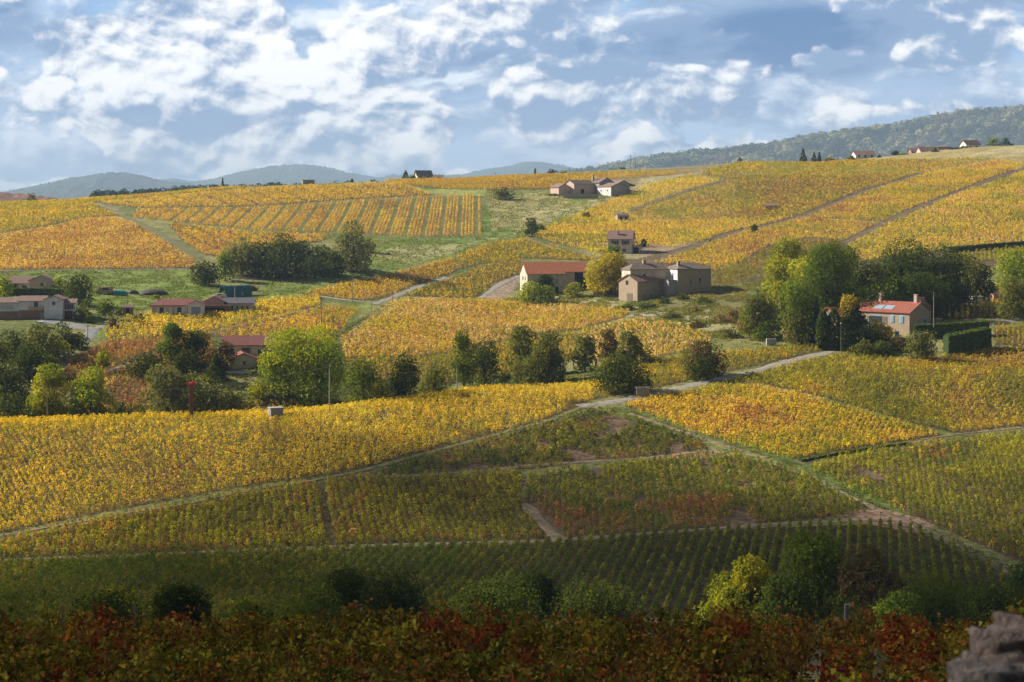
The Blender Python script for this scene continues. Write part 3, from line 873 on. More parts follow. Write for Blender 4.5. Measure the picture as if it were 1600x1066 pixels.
tot_q = 0
for pi_, (label, poly, Yr, pal, d, sa, sb, kw) in enumerate(PAR):
    r = np.random.default_rng(100 + pi_)
    pts = []
    m = len(poly)
    for i in range(m):
        for t in (0, .33, .66):
            x = poly[i][0] + (poly[(i + 1) % m][0] - poly[i][0]) * t
            y = poly[i][1] + (poly[(i + 1) % m][1] - poly[i][1]) * t
            h_ = hit(x, y, Yr[0], Yr[1])
            pts.append((h_.x, h_.y))
            if kw.get('edge'):
                pts.append(((x - 800) / F * Yr[1], Yr[1]))
    pts = np.array(pts)
    dv = np.array(d, float)
    dv /= np.linalg.norm(dv)
    nv_ = np.array([dv[1], -dv[0]])
    a = pts @ dv
    b_ = pts @ nv_
    ia = np.arange(a.min() - 3, a.max() + 3, sa)
    ib = np.arange(np.floor((b_.min() - 3) / sb), np.ceil((b_.max() + 3) / sb))
    if 'gap' in kw:
        g = kw['gap']
        if kw.get('stripe'):
            ib = ib[(ib % g[0]) != 0]
        elif len(g) == 2 and g[1] > 1:
            keep = r.random(len(ib)) > 0.03
            ib = ib[keep]
        else:
            ib = ib[(ib % g[0]) != 0]
    A, B = np.meshgrid(ia, ib)
    A = A + r.normal(0, sa * (0.10 if kw.get('row') else 0.16), A.shape) + (B % 2) * sa * 0.5
    Bm = B * sb + r.normal(0, sb * (0.03 if (kw.get('row') or kw.get('stripe')) else 0.13), B.shape)
    X = (A[..., None] * dv + Bm[..., None] * nv_).reshape(-1, 2)
    X = X[(X[:, 1] > Yr[0]) & (X[:, 1] < Yr[1])]
    Z = ground(X[:, 0], X[:, 1])
    px, py = to_px(X[:, 0], X[:, 1], Z)
    sel = inpoly(px, py, poly) & (px > -140) & (px < 1740)
    X = X[sel]
    Z = Z[sel]
    n = len(X)
    # bare patches and missing plants
    bn = fbm(X[:, 0] / 7 + pi_ * 3, X[:, 1] / 11 + 7, 3)
    keep = ~TRK[np.clip(((X[:, 0] + 600) * 2).astype(int), 0, 2399), np.clip((X[:, 1] * 2).astype(int), 0, 2399)]
    keep &= (r.random(n) > 0.04) & (bn > kw.get('bare', 0.0) * 1.15 + 0.12)
    X = X[keep]
    Z = Z[keep]
    n = len(X)
    if n == 0:
        continue
    q = kw['q']
    if Yr[0] >= 380 or 'edge' in kw or 'GOLD' in label:
        kw = dict(kw, w=kw['w'] * 0.86, s=kw['s'] * 0.92, h=kw['h'] * 1.05)
    if kw['s'] >= .33:
        q = int(q * 1.6)
        kw = dict(kw, s=kw['s'] * .74)
    NV = 24
    T = quad_template(NV, q, kw['h'], kw['w'], kw['s'], kw.get('row'), 50 + pi_)
    vi = r.integers(0, NV, n)
    ang = r.uniform(0, 2 * np.pi, n) if not kw.get('row') else np.full(n, math.atan2(dv[1], dv[0])) + r.normal(0, .1, n)
    sc = r.uniform(0.7, 1.25, n) * (0.85 + 0.35 * fbm(X[:, 0] / 9, X[:, 1] / 9, 2))
    ca = (np.cos(ang) * sc)[:, None, None]
    sa_ = (np.sin(ang) * sc)[:, None, None]
    t = T[vi]
    V = np.empty_like(t)
    V[..., 0] = t[..., 0] * ca - t[..., 1] * sa_ + X[:, 0][:, None, None]
    V[..., 1] = t[..., 0] * sa_ + t[..., 1] * ca + X[:, 1][:, None, None]
    V[..., 2] = t[..., 2] * sc[:, None, None] + Z[:, None, None] - 0.05
    nz = fbm(X[:, 0] / 16 + pi_ * 5, X[:, 1] / 24, 4)
    nz = np.clip((nz - 0.28) / 0.44, 0, 1)
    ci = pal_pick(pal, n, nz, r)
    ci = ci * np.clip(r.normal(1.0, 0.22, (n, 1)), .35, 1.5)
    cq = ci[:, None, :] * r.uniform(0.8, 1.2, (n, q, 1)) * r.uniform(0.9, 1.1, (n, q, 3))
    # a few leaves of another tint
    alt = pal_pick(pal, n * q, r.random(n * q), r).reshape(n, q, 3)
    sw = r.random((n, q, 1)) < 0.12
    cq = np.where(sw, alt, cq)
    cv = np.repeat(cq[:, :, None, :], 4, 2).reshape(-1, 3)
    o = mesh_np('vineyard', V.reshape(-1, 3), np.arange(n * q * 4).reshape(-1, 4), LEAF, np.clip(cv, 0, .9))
    tag(o, label, 'vineyard', kind='stuff')
    tot_q += n * q
print('vine quads', tot_q)


# ------------------------------------------------------------------ rough grass and weeds on meadow, banks and verges
def tufts(label, poly, Yr, n, pal, size=0.34, seed=1):
    r = np.random.default_rng(seed)
    hs = [hit(x, y, Yr[0], Yr[1]) for x, y in poly]
    x0, x1 = min(p.x for p in hs) - 5, max(p.x for p in hs) + 5
    y0, y1 = min(p.y for p in hs) - 5, max(p.y for p in hs) + 5
    X = r.uniform(x0, x1, n * 3)
    Y = r.uniform(y0, y1, n * 3)
    Z = ground(X, Y)
    px, py = to_px(X, Y, Z)
    k = inpoly(px, py, poly) & (fbm(X / 3.5 + seed, Y / 5.0, 3) > .44)
    for (_, p2, yr2, *_r) in PAR:
        k &= ~(inpoly(px, py, p2) & (Y >= yr2[0]) & (Y <= yr2[1]))
    X, Y, Z = X[k][:n], Y[k][:n], Z[k][:n]
    m_ = len(X)
    q = 5
    th = r.uniform(0, 6.28, (m_, q))
    hgt = size * r.uniform(.5, 1.3, (m_, q))
    dx, dy = np.cos(th), np.sin(th)
    w_ = size * .5
    bx = X[:, None] + dx * size * .35
    by = Y[:, None] + dy * size * .35
    V = np.zeros((m_, q, 4, 3))
    for c_, (a, b_) in enumerate(((-1, 0), (1, 0), (.7, 1), (-.7, 1))):
        V[:, :, c_, 0] = bx - dy * a * w_ * .5 + dx * b_ * size * .4
        V[:, :, c_, 1] = by + dx * a * w_ * .5 + dy * b_ * size * .4
        V[:, :, c_, 2] = Z[:, None] - .03 + b_ * hgt
    P_ = np.array(pal)
    nz = np.clip((fbm(X / 12, Y / 18, 3) - .3) / .4, 0, .999)
    ci = P_[np.clip(((nz * .6 + r.random(m_) * .4) * len(P_)).astype(int), 0, len(P_) - 1)] * r.uniform(.75, 1.25, (m_, 1))
    o = mesh_np('rough_grass', V.reshape(-1, 3), np.arange(m_ * q * 4).reshape(-1, 4), LEAF, np.repeat(ci, q * 4, 0))
    tag(o, label, 'grass', kind='stuff')
GG = [(0.10, 0.16, 0.03), (0.16, 0.21, 0.045), (0.24, 0.24, 0.07), (0.34, 0.30, 0.12)]
tufts('rough green and straw grass over the hillside meadow', [(560, 372), (750, 371), (760, 300), (800, 296), (900, 300), (960, 305), (930, 325), (820, 372), (700, 402), (600, 428), (480, 455), (400, 470), (420, 440), (560, 400)], (480, 900), 13000, [(0.15, 0.20, 0.04)] + GG[1:], .32, 3)
tufts('rough dry grass on the bank below the stone farm', [(860, 455), (1000, 470), (1110, 440), (1200, 430), (1230, 500), (1190, 540), (1120, 530), (1000, 500), (880, 482), (760, 472)], (430, 620), 16000, GG[1:] + [(0.20, 0.15, 0.07)], .36, 4)
tufts('grass around the village gardens and under the left hill', [(0, 424), (300, 421), (330, 440), (420, 470), (330, 470), (240, 480), (180, 500), (0, 500)], (410, 640), 9000, [(0.15, 0.21, 0.04)] + GG[1:3], .28, 5)
tufts('weeds and grass in the valley bottom between the trees', [(160, 560), (400, 560), (520, 520), (620, 470), (640, 480), (540, 560), (700, 600), (1000, 560), (1130, 530), (1130, 560), (900, 610), (500, 660), (160, 660)], (385, 520), 16000, GG, .36, 6)
tufts('weedy verge along the grassy lane on the near slope', [(920, 630), (980, 640), (1090, 680), (1250, 726), (1330, 765), (1410, 805), (1600, 895), (1600, 912), (1440, 828), (1360, 800), (1250, 745), (1110, 710), (1000, 660)], (240, 400), 9000, GG[:3], .24, 7)

# ------------------------------------------------------------------ clouds that throw the shadow over the near slope
def cloud_material(opac):
    m, N = new_mat('cloud')
    lw = N.n('ShaderNodeLayerWeight')
    lw.inputs['Blend'].default_value = 0.5
    f = N.ramp(lw.outputs['Facing'], 0.25, 0.95, opac, 0.0)
    d = N.n('ShaderNodeBsdfDiffuse', i_0=(0.9, 0.9, 0.92, 1))
    t = N.n('ShaderNodeBsdfTransparent')
    mx = N.n('ShaderNodeMixShader', i_0=f, i_1=t.outputs[0], i_2=d.outputs[0])
    N.n('ShaderNodeOutputMaterial', i_0=mx)
    return m


def ico(sub=2):
    bm = bmesh.new()
    bmesh.ops.create_icosphere(bm, subdivisions=sub, radius=1)
    V = np.array([v.co[:] for v in bm.verts])
    Fc = np.array([[v.index for v in f.verts] for f in bm.faces])
    bm.free()
    return V, Fc


def cloud(name, puffs, label, opac, T=1150):
    V0, F0 = ico(3)
    Vs, Fs = [], []
    s = np.array(SUN[:])
    for k, (x, y, r_) in enumerate(puffs):
        c = np.array([x, y, -48.0]) + s * T
        disp = 1 + 0.25 * (fbm(V0[:, 0] * 1.5 + k, V0[:, 1] * 1.5 + V0[:, 2] * 1.5, 3)[:, None] - 0.5) * 2
        Vs.append(V0 * disp * np.array([r_, r_, r_ * 0.55]) + c)
        Fs.append(F0 + k * len(V0))
    o = mesh_np(name, np.concatenate(Vs), np.concatenate(Fs), cloud_material(opac), smooth=True)
    tag(o, label, kind='stuff')


def puff_field(n, limf, y0, r0, rm):
    # puffs left out around the ash and willow to let sun reach them
    out_ = []
    for i in range(n):
        x = rnd.uniform(-330, 330)
        y = rnd.uniform(y0, 400)
        dd = limf(x) - y
        if dd > 8 and math.hypot(x - 26, y - 156) > 54 - .2 * n:
            out_.append((x, y, min(rm, r0 + dd * 0.45, max(14, math.hypot(x - 26, y - 156) - 20))))
    return out_
cloud('cloud', puff_field(120, lambda x: 305 + 0.26 * x + (24 if x > -40 else 0), 150, 14, 40), 'thin broken cloud edge high on the left half shading the near fields', 0.27, 1250)
cloud('cloud', puff_field(95, lambda x: 266 + 0.03 * x, -60, 14, 60), 'thick white cumulus cloud high on the left shading the hollow and the foreground', 0.36)

# ------------------------------------------------------------------ trees
# palettes: leaf albedo
PALT = {
    'dark': [(0.04, 0.065, 0.014), (0.065, 0.095, 0.018), (0.11, 0.135, 0.02)],
    'green': [(0.08, 0.13, 0.018), (0.13, 0.19, 0.02), (0.20, 0.25, 0.025)],
    'bright': [(0.26, 0.36, 0.02), (0.36, 0.44, 0.025), (0.44, 0.46, 0.03), (0.14, 0.22, 0.02)],
    'yellow': [(0.55, 0.44, 0.03), (0.65, 0.52, 0.035), (0.42, 0.38, 0.03), (0.30, 0.30, 0.03)],
    'yg': [(0.38, 0.40, 0.025), (0.52, 0.47, 0.03), (0.24, 0.29, 0.025), (0.14, 0.19, 0.02)],
    'olive': [(0.15, 0.17, 0.035), (0.23, 0.24, 0.045), (0.10, 0.12, 0.03)],
    'willow': [(0.22, 0.24, 0.085), (0.30, 0.31, 0.10), (0.14, 0.16, 0.05)],
    'brown': [(0.12, 0.085, 0.04), (0.17, 0.12, 0.05), (0.09, 0.08, 0.03)],
    'tan': [(0.34, 0.25, 0.14), (0.26, 0.20, 0.09), (0.18, 0.18, 0.05)],
    'spruce': [(0.04, 0.085, 0.085), (0.06, 0.11, 0.11), (0.03, 0.06, 0.05)],
    'plum': [(0.16, 0.07, 0.06), (0.12, 0.06, 0.05), (0.16, 0.12, 0.06)],
    'goldtop': [(0.45, 0.36, 0.03), (0.06, 0.08, 0.02), (0.04, 0.06, 0.015)],
}


def leaves(cen, nrm, size, colr, r, pull=0.6):
    n = len(cen)
    nn = nrm + r.normal(0, pull, (n, 3))
    nn /= np.linalg.norm(nn, axis=1)[:, None] + 1e-9
    a = np.cross(nn, r.normal(0, 1, (n, 3)))
    a /= np.linalg.norm(a, axis=1)[:, None] + 1e-9
    b_ = np.cross(nn, a)
    s = (size * r.uniform(0.6, 1.35, n) * 0.5)[:, None]
    V = np.stack([cen - a * s, cen - b_ * s * .8, cen + a * s, cen + b_ * s * .8], 1).reshape(-1, 3)
    return V, np.repeat(colr, 4, 0)


def limb(Vs, Fs, p0, p1, r0, r1, seg=6):
    p0, p1 = np.array(p0, float), np.array(p1, float)
    d = p1 - p0
    L = np.linalg.norm(d)
    if L < 1e-6:
        return
    d /= L
    a = np.cross(d, [0.3, 0.9, 0.1])
    a /= np.linalg.norm(a)
    b_ = np.cross(d, a)
    th = np.arange(seg) * 2 * np.pi / seg
    ring = np.cos(th)[:, None] * a + np.sin(th)[:, None] * b_
    base = sum(len(v) for v in Vs)
    Vs.append(np.concatenate([p0 + ring * r0, p1 + ring * r1]))
    for i in range(seg):
        j = (i + 1) % seg
        Fs.append([base + i, base + j, base + seg + j, base + seg + i])


def tree(px, ytop, wpx, Y, pal, label, style='round', name='tree', cat='tree', group=None, pxh=None, seed=None, dens=1.0, base=0.03, lift=0.0, yb=None):
    """px: photo column of the trunk, ytop: photo row of the top, wpx: crown width in photo pixels, Y: distance"""
    seed = seed if seed is not None else int(px * 7 + ytop * 13 + Y)
    r = np.random.default_rng(abs(seed) + 3)
    if yb:
        Y = hit(px, yb, max(Y - 90, 385)).y
    X = (px - 800) / F * Y
    z0 = gz(X, Y) + lift
    m = Y / F
    if Y < 250:
        wpx *= 1.28
    H = max(-(ytop - HY) * m - z0, 0.8)
    asp = {'shrub': 0.85, 'round': 1.45, 'airy': 1.55}.get(style, 9)
    if Y > 300 and not pxh and wpx > 0 and H / m > asp * wpx and ytop > 300:
        g_ = hit(px, ytop + wpx * (asp - 0.1), Y)
        if g_.y < Y + 75:
            Y = g_.y
            X = g_.x
            z0 = g_.z
            m = Y / F
            H = max(-(ytop - HY) * m - z0, 0.8)
    if style == 'shrub':
        base = 0.0
    if Y < 250:
        base = max(base, 1 - 1.05 * wpx * m / H)
    if pxh:
        H = pxh * m
    Wd = wpx * m
    if group and group.startswith('garden trees around the farmhouse') and style in ('shrub', 'round'):
        wpx *= 1.35
        Wd = wpx * m
    root = thing(name, label, cat, (X, Y, z0), 0, group)
    leaf = 3.1 * m if Y > 250 else 4.2 * m
    n = int(wpx * (H / m) * 0.62 * dens * (1 if Y > 250 else 0.75))
    n = int(min(max(n, 160), 14000))
    P = [np.array(c) for c in PALT[pal]]
    P_ = np.array(P)
    hw = Wd / 2
    zb = H * base
    if style in ('round', 'airy', 'shrub', 'oval', 'bare'):
        nl = {'round': 16, 'airy': 13, 'shrub': 10, 'oval': 14, 'bare': 9}[style]
        ch = H - zb
        lobes = []
        for i in range(nl):
            t = (i + 0.5) / nl
            zz = zb + ch * (0.16 + 0.70 * r.uniform(0, 1) ** 0.85)
            u = (zz - zb) / ch
            prof = math.sqrt(max(0.05, 1 - (2 * u - 0.85) ** 2 * 0.8))
            if style == 'oval':
                prof *= 0.85
            a = t * 2 * math.pi * 2.6 + r.uniform(-.5, .5)
            rr = hw * 0.62 * prof * math.sqrt(r.uniform(0.15, 1))
            lr = (0.30 if style != 'airy' else 0.25) * min(Wd, ch * 1.1) * r.uniform(0.65, 1.15)
            zz = min(zz, H - lr * 0.75)
            lobes.append((rr * math.cos(a), rr * math.sin(a) * 0.9, zz, lr, lr * r.uniform(.75, 1.05)))
        lobes.append((r.uniform(-.1, .1) * hw, 0, H - 0.26 * min(Wd, ch), 0.27 * min(Wd, ch), 0.26 * min(Wd, ch)))
        for a in (0, math.pi):
            lobes.append((math.cos(a) * (hw - 0.24 * Wd * .8), 0, zb + ch * r.uniform(.3, .5), 0.24 * Wd, 0.22 * min(Wd, ch)))
        lobes.append((0, 0, zb + ch * 0.45, hw * 0.62, ch * 0.36))
        if style in ('round', 'shrub', 'airy') and base < .2:
            for a in range(5):
                a_ = a * 1.257 + r.uniform(0, 1)
                lobes.append((math.cos(a_) * hw * .55, math.sin(a_) * hw * .5, zb + ch * .17, hw * .42, ch * .19))
        L = np.array(lobes)
        n = int(n * 1.25)
        wt = L[:, 3] ** 2
        li = r.choice(len(L), n, p=wt / wt.sum())
        dirs = r.normal(0, 1, (n, 3))
        dirs /= np.linalg.norm(dirs, axis=1)[:, None]
        rad_ = r.uniform(0.55, 1.0, n) ** 0.5
        rad_ *= 1 + 0.22 * (r.random(n) < 0.25) * r.random(n)
        cen = L[li, :3] + dirs * rad_[:, None] * np.stack([L[li, 3], L[li, 3], L[li, 4]], 1)
        keep = cen[:, 2] > 0.02 * H
        if style in ('airy', 'bare'):
            h3 = fbm(cen[:, 0] / (leaf * 2.2) + 5, cen[:, 2] / (leaf * 2.2) + cen[:, 1] / (leaf * 3), 2)
            keep &= h3 > (0.39 if style == 'airy' else 0.52)
        lc = P_[r.integers(0, len(P_), len(L))]
        colr = lc[li] * 0.6 + P_[r.integers(0, len(P_), n)] * 0.4
        if pal == 'goldtop':
            f = np.clip((cen[:, 2] / H - 0.62) * 3 + r.normal(0, .3, n) - cen[:, 0] / Wd, 0, 1)[:, None]
            colr = P_[0] * f + P_[r.integers(1, 3, n)] * (1 - f)
        colr = colr * r.uniform(0.7, 1.3, (n, 1))
        cen, dirs, colr = cen[keep], dirs[keep], colr[keep]
        dirs[:, 2] += 0.25
        V, cc = leaves(cen, dirs, leaf, colr, r)
    elif style in ('conifer', 'cypress'):
        u = r.uniform(0, 1, n) ** 1.15
        zz = zb + (H - zb) * u
        if style == 'conifer':
            lay = 0.72 + 0.28 * np.abs(np.sin(u * 9 * math.pi * .5))
            rr = hw * (1 - u) ** 0.85 * lay
        else:
            rr = hw * np.clip(np.sin(np.pi * np.clip(0.12 + u * 0.86, 0, 1)) ** 0.6, 0.05, 1)
        th = r.uniform(0, 2 * np.pi, n)
        wob = 0.8 + 0.4 * fbm(th * 1.5, zz * 1.2 / max(m * 12, .1), 2)
        rr = rr * np.sqrt(r.uniform(0.4, 1.05, n)) * wob
        cen = np.stack([np.cos(th) * rr, np.sin(th) * rr, zz], 1)
        dirs = np.stack([np.cos(th), np.sin(th), 0 * th + .4], 1)
        colr = P_[r.integers(0, len(P_), n)] * r.uniform(0.7, 1.3, (n, 1))
        V, cc = leaves(cen, dirs, leaf, colr, r)
        L = None
    # leaves of a crown: one mesh
    mesh_np('crown', V, np.arange(len(V)).reshape(-1, 4), TLEAF, np.clip(cc, 0, .9), parent=root)
    Vs, Fs = [], []
    tr = max(0.06, Wd * 0.028)
    top = H * (0.55 if L is not None else 0.85)
    limb(Vs, Fs, (0, 0, -0.6), (Wd * .01, 0, H * 0.25), tr * 1.25, tr)
    limb(Vs, Fs, (Wd * .01, 0, H * 0.25), (0, 0, top), tr, tr * 0.4)
    if L is not None and wpx > 25:
        for k in range(min(len(L), 9)):
            q0 = H * r.uniform(0.12, 0.3)
            limb(Vs, Fs, (Wd * .005, 0, q0), (L[k, 0], L[k, 1], L[k, 2] + L[k, 4] * .5), tr * 0.5, tr * 0.12, 5)
    mesh_np('trunk', np.concatenate(Vs), np.array(Fs), BARK, smooth=True, parent=root)
    return root


G_VAL = 'trees along the valley bottom'
G_THK = 'trees of the valley thicket below the left hill'
G_WD = 'trees of the wood behind the farmhouse'
G_NEAR = 'dark trees in the hollow behind the foreground vines'
T = tree
# near hollow
T(178, 926, 108, 168, 'dark', 'dark round tree in the hollow behind the vines at lower left', group=G_NEAR)
T(283, 915, 78, 150, 'dark', 'dark tree right of the leftmost dark tree, before the green rows', group=G_NEAR)
T(392, 944, 60, 160, 'green', 'low green bush between dark trees in the hollow', 'shrub', 'shrub', 'shrub', G_NEAR)
T(497, 922, 100, 170, 'green', 'dull green spreading tree at the left end of the middle clump', group=G_NEAR)
T(548, 890, 76, 178, 'dark', 'taller dark tree of the middle clump, left of the pair', group=G_NEAR)
T(620, 894, 92, 174, 'dark', 'dark tree of the middle clump, right of the pair', group=G_NEAR)
T(768, 900, 148, 165, 'dark', 'widest dark round tree in front of the green rows', group=G_NEAR)
T(845, 893, 58, 180, 'dark', 'narrow dark tree touching the widest dark tree', 'oval', group=G_NEAR)
T(945, 906, 112, 166, 'dark', 'dark domed tree left of the yellowish tree', group=G_NEAR)
T(1140, 892, 90, 158, 'yg', 'yellowish willow-like tree at the left of the pair in the hollow', 'airy', group=G_NEAR, dens=1.5)
T(1178, 868, 84, 156, 'yg', 'taller yellow-green tree beside the dark green ash', 'airy', group=G_NEAR, dens=1.5)
T(1232, 900, 80, 152, 'dark', 'dark green tree filling the gap behind the yellow-green trees', group=G_NEAR)
T(1284, 832, 104, 160, 'green', 'tall spreading green tree in the hollow at lower right', 'airy', group=G_NEAR, dens=1.9)
T(1360, 856, 74, 156, 'brown', 'nearly bare thin tree in front of the trellised rows', 'bare', group=G_NEAR)
T(1472, 905, 125, 158, 'green', 'green bushy tree in the hollow near the stone wall', group=G_NEAR)
T(1408, 928, 70, 150, 'green', 'low green tree left of the bushy tree near the stone wall', group=G_NEAR)
T(1560, 915, 90, 152, 'dark', 'dark tree at the right end of the hollow above the stone wall', group=G_NEAR)
T(1604, 880, 60, 240, 'green', 'green tree cut by the right edge at the end of the pale track', group=G_NEAR)
# trees along the valley behind the near ridge
T(8, 566, 82, 392, 'dark', 'dark tree at the far left edge of the valley', group=G_VAL)
T(20, 612, 70, 376, 'dark', 'dark low tree at the left edge above the yellow crest', group=G_VAL)
T(42, 640, 44, 366, 'willow', 'small grey-green bush on the crest at far left', 'shrub', 'shrub', 'shrub', G_VAL)
T(80, 566, 74, 372, 'yg', 'yellow-leaved tree beside the left crest pole', 'airy', group=G_VAL, dens=2.0)
T(142, 572, 72, 372, 'bright', 'pale green tree right of the yellow-leaved tree', 'airy', group=G_VAL, dens=2.0)
T(187, 628, 36, 367, 'dark', 'dark bush between the pale green tree and the olive trees', 'shrub', 'shrub', 'shrub', G_VAL)
T(212, 632, 40, 366, 'olive', 'low olive bush on the crest', 'shrub', 'shrub', 'shrub', G_VAL)
T(262, 568, 84, 384, 'willow', 'grey-olive domed tree left of the red wind machine', 'airy', group=G_VAL, dens=1.8)
T(312, 582, 66, 382, 'olive', 'olive tree right behind the red wind machine', group=G_VAL)
T(360, 606, 70, 372, 'olive', 'low olive thicket below the red-roofed hamlet house', 'shrub', 'shrub', 'shrub', G_VAL)
T(405, 592, 40, 380, 'yg', 'yellowish bush left of the great green tree', 'shrub', 'shrub', 'shrub', G_VAL)
T(232, 546, 76, 402, 'dark', 'dark rounded tree below the little clearing', group=G_VAL)
T(268, 503, 46, 418, 'green', 'upright green tree left of the dark towering tree', 'oval', group=G_VAL, yb=572, dens=1.5)
T(305, 516, 52, 412, 'dark', 'dark tree towering right beside the upright green tree above the hamlet house', 'round', group=G_VAL, dens=1.4)
T(292, 545, 60, 405, 'dark', 'dark shaded tree below the upright green tree', group=G_VAL)
T(345, 530, 46, 404, 'brown', 'brownish thin tree before the hamlet house wall', 'airy', group=G_VAL, dens=1.6)
T(338, 553, 44, 396, 'dark', 'small dark conifer left of the pale garage', 'conifer', 'conifer', group=G_VAL, yb=598, dens=1.6)
T(161, 540, 24, 408, 'yg', 'little yellow poplar in the russet vineyard', 'oval', group=G_VAL)
T(452, 512, 80, 372, 'bright', 'left half of the great bright green tree group', group=G_VAL)
T(500, 508, 92, 368, 'bright', 'great bright green tree, tallest in the valley', group=G_VAL, dens=1.2)
T(428, 548, 50, 370, 'bright', 'lower green tree at the left foot of the great green tree', group=G_VAL)
T(568, 564, 66, 374, 'green', 'dark green tree right of the great green tree', group=G_VAL)
T(628, 552, 52, 376, 'dark', 'upright dark tree second right of the great green tree', 'round', group=G_VAL, dens=1.4)
T(595, 592, 50, 372, 'yg', 'yellowish bush between two dark trees', 'shrub', 'shrub', 'shrub', G_VAL)
T(678, 574, 60, 382, 'olive', 'low green thicket left of the concrete pole', 'shrub', 'shrub', 'shrub', G_VAL)
T(724, 516, 44, 396, 'green', 'upright green tree right of the concrete pole', 'oval', group=G_VAL)
T(757, 530, 56, 400, 'dark', 'dark tree leaning against the upright green tree', group=G_VAL)
T(788, 578, 26, 396, 'dark', 'small dark round bush at the end of the crest', 'shrub', 'shrub', 'shrub', G_VAL)
T(818, 508, 54, 410, 'olive', 'tall airy olive tree at the left of the thin grove', 'airy', group=G_VAL, dens=2.0)
T(858, 515, 62, 408, 'olive', 'tall airy olive tree in the middle of the thin grove', 'airy', group=G_VAL, dens=2.0)
T(838, 550, 80, 404, 'olive', 'undergrowth below the thin grove', 'shrub', 'shrub', 'shrub', G_VAL)
T(914, 520, 42, 414, 'olive', 'small airy tree right of the thin grove', 'airy', group=G_VAL, dens=2.0)
T(952, 514, 34, 416, 'brown', 'brown-leaved tree above the dark oak', 'airy', group=G_VAL, dens=1.8)
T(985, 512, 44, 420, 'olive', 'green tree at the right end above the dark oak', 'airy', group=G_VAL, dens=2.0)
T(1010, 548, 26, 420, 'olive', 'low grey bush under the peach vineyard', 'shrub', 'shrub', 'shrub', G_VAL)
T(972, 553, 100, 380, 'dark', 'broad dark oak over the little stone shelter', group=G_VAL, dens=1.2)
T(1102, 532, 72, 398, 'brown', 'broad brownish tree beside the farm road', group=G_VAL, dens=1.1)
T(1094, 556, 50, 393, 'dark', 'dark bush at the foot of the brownish roadside tree', 'shrub', 'shrub', 'shrub', G_VAL)
# thicket at the left, below the village
G_V2 = 'trees below the village road'
T(22, 516, 60, 420, 'dark', 'dark tree below the white village house', group=G_V2)
T(60, 505, 60, 418, 'olive', 'olive tree below the balcony house', group=G_V2)
T(100, 502, 44, 424, 'dark', 'dark tree beside the village car', group=G_V2)
T(88, 530, 44, 414, 'yg', 'yellowing bush above the village road', 'shrub', 'shrub', 'shrub', G_V2)
T(122, 518, 36, 422, 'dark', 'dark shrub at the bend of the village road', 'shrub', 'shrub', 'shrub', G_V2)
T(45, 540, 70, 404, 'dark', 'dark wide tree in the hollow under the road', group=G_V2)
T(-12, 530, 70, 410, 'olive', 'olive tree cut by the left edge', group=G_V2)
T(78, 555, 36, 402, 'dark', 'low dark bush beside the village road pole', 'shrub', 'shrub', 'shrub', G_V2)
# village gardens
G_GD = 'garden trees and shrubs in the village'
T(6, 432, 30, 480, 'bright', 'green garden tree left of the pink gabled house', group=G_GD)
T(20, 444, 18, 474, 'dark', 'dark garden shrub before the pink gabled house', 'shrub', 'shrub', 'shrub', G_GD)
T(90, 432, 20, 482, 'bright', 'bright green garden tree right of the pink gabled house', group=G_GD)
T(122, 429, 48, 486, 'dark', 'dark rounded evergreen right of the garden tree', group=G_GD)
T(106, 445, 20, 478, 'olive', 'grey-green shrub before the dark evergreen', 'shrub', 'shrub', 'shrub', G_GD)
T(164, 466, 27, 462, 'green', 'dark round lollipop tree in the garden', group=G_GD, base=.15)
T(140, 488, 14, 446, 'dark', 'small dark clipped cypress by the driveway', 'cypress', 'cypress', 'tree', G_GD, yb=505)
T(128, 478, 30, 452, 'olive', 'olive shrub behind the clipped cypress', 'shrub', 'shrub', 'shrub', G_GD)
T(186, 482, 16, 470, 'green', 'small green shrub left of the pink garden shed', 'shrub', 'shrub', 'shrub', G_GD)
T(215, 490, 22, 462, 'olive', 'low garden shrub left of the long pink house', 'shrub', 'shrub', 'shrub', G_GD)
T(176, 496, 20, 452, 'plum', 'reddish garden shrub by the driveway', 'shrub', 'shrub', 'shrub', G_GD)
T(243, 461, 12, 512, 'yg', 'yellowish bush behind the long pink house', 'shrub', 'shrub', 'shrub', G_GD)
T(394, 446, 18, 536, 'brown', 'brown bush at the right of the green tunnel shed', 'shrub', 'shrub', 'shrub', G_GD)
T(350, 455, 14, 522, 'yg', 'yellow bush before the green tunnel shed', 'shrub', 'shrub', 'shrub', G_GD)
# thicket right of village
T(321, 408, 48, 545, 'dark', 'dark weeping tree at the left end of the thicket', group=G_THK, dens=1.3)
T(352, 396, 34, 556, 'green', 'green tree behind the weeping tree', group=G_THK)
T(378, 370, 66, 566, 'willow', 'grey willow in the left part of the thicket', 'airy', group=G_THK, dens=2.0)
T(410, 378, 50, 568, 'dark', 'dark tree between the grey willow and the middle trees', group=G_THK)
T(446, 364, 58, 576, 'dark', 'dark middle tree of the thicket', group=G_THK)
T(474, 374, 46, 574, 'dark', 'dark tree right of the middle tree of the thicket', group=G_THK)
T(504, 382, 44, 572, 'green', 'green tree left of the tall airy willow', group=G_THK)
T(524, 392, 34, 568, 'dark', 'dark low tree at the foot of the airy willow', group=G_THK)
T(430, 398, 70, 562, 'dark', 'dark low trees in front of the thicket', group=G_THK)
T(490, 402, 60, 564, 'dark', 'dark shaded bushes in front of the thicket', group=G_THK)
T(553, 343, 66, 578, 'willow', 'tall airy willow with a fan of bare limbs', 'airy', group=G_THK, dens=1.3)
T(548, 392, 40, 574, 'dark', 'dark bush at the foot of the airy willow', 'shrub', 'shrub', 'shrub', G_THK)
T(574, 374, 28, 582, 'olive', 'olive bush right of the airy willow', 'shrub', 'shrub', 'shrub', G_THK)
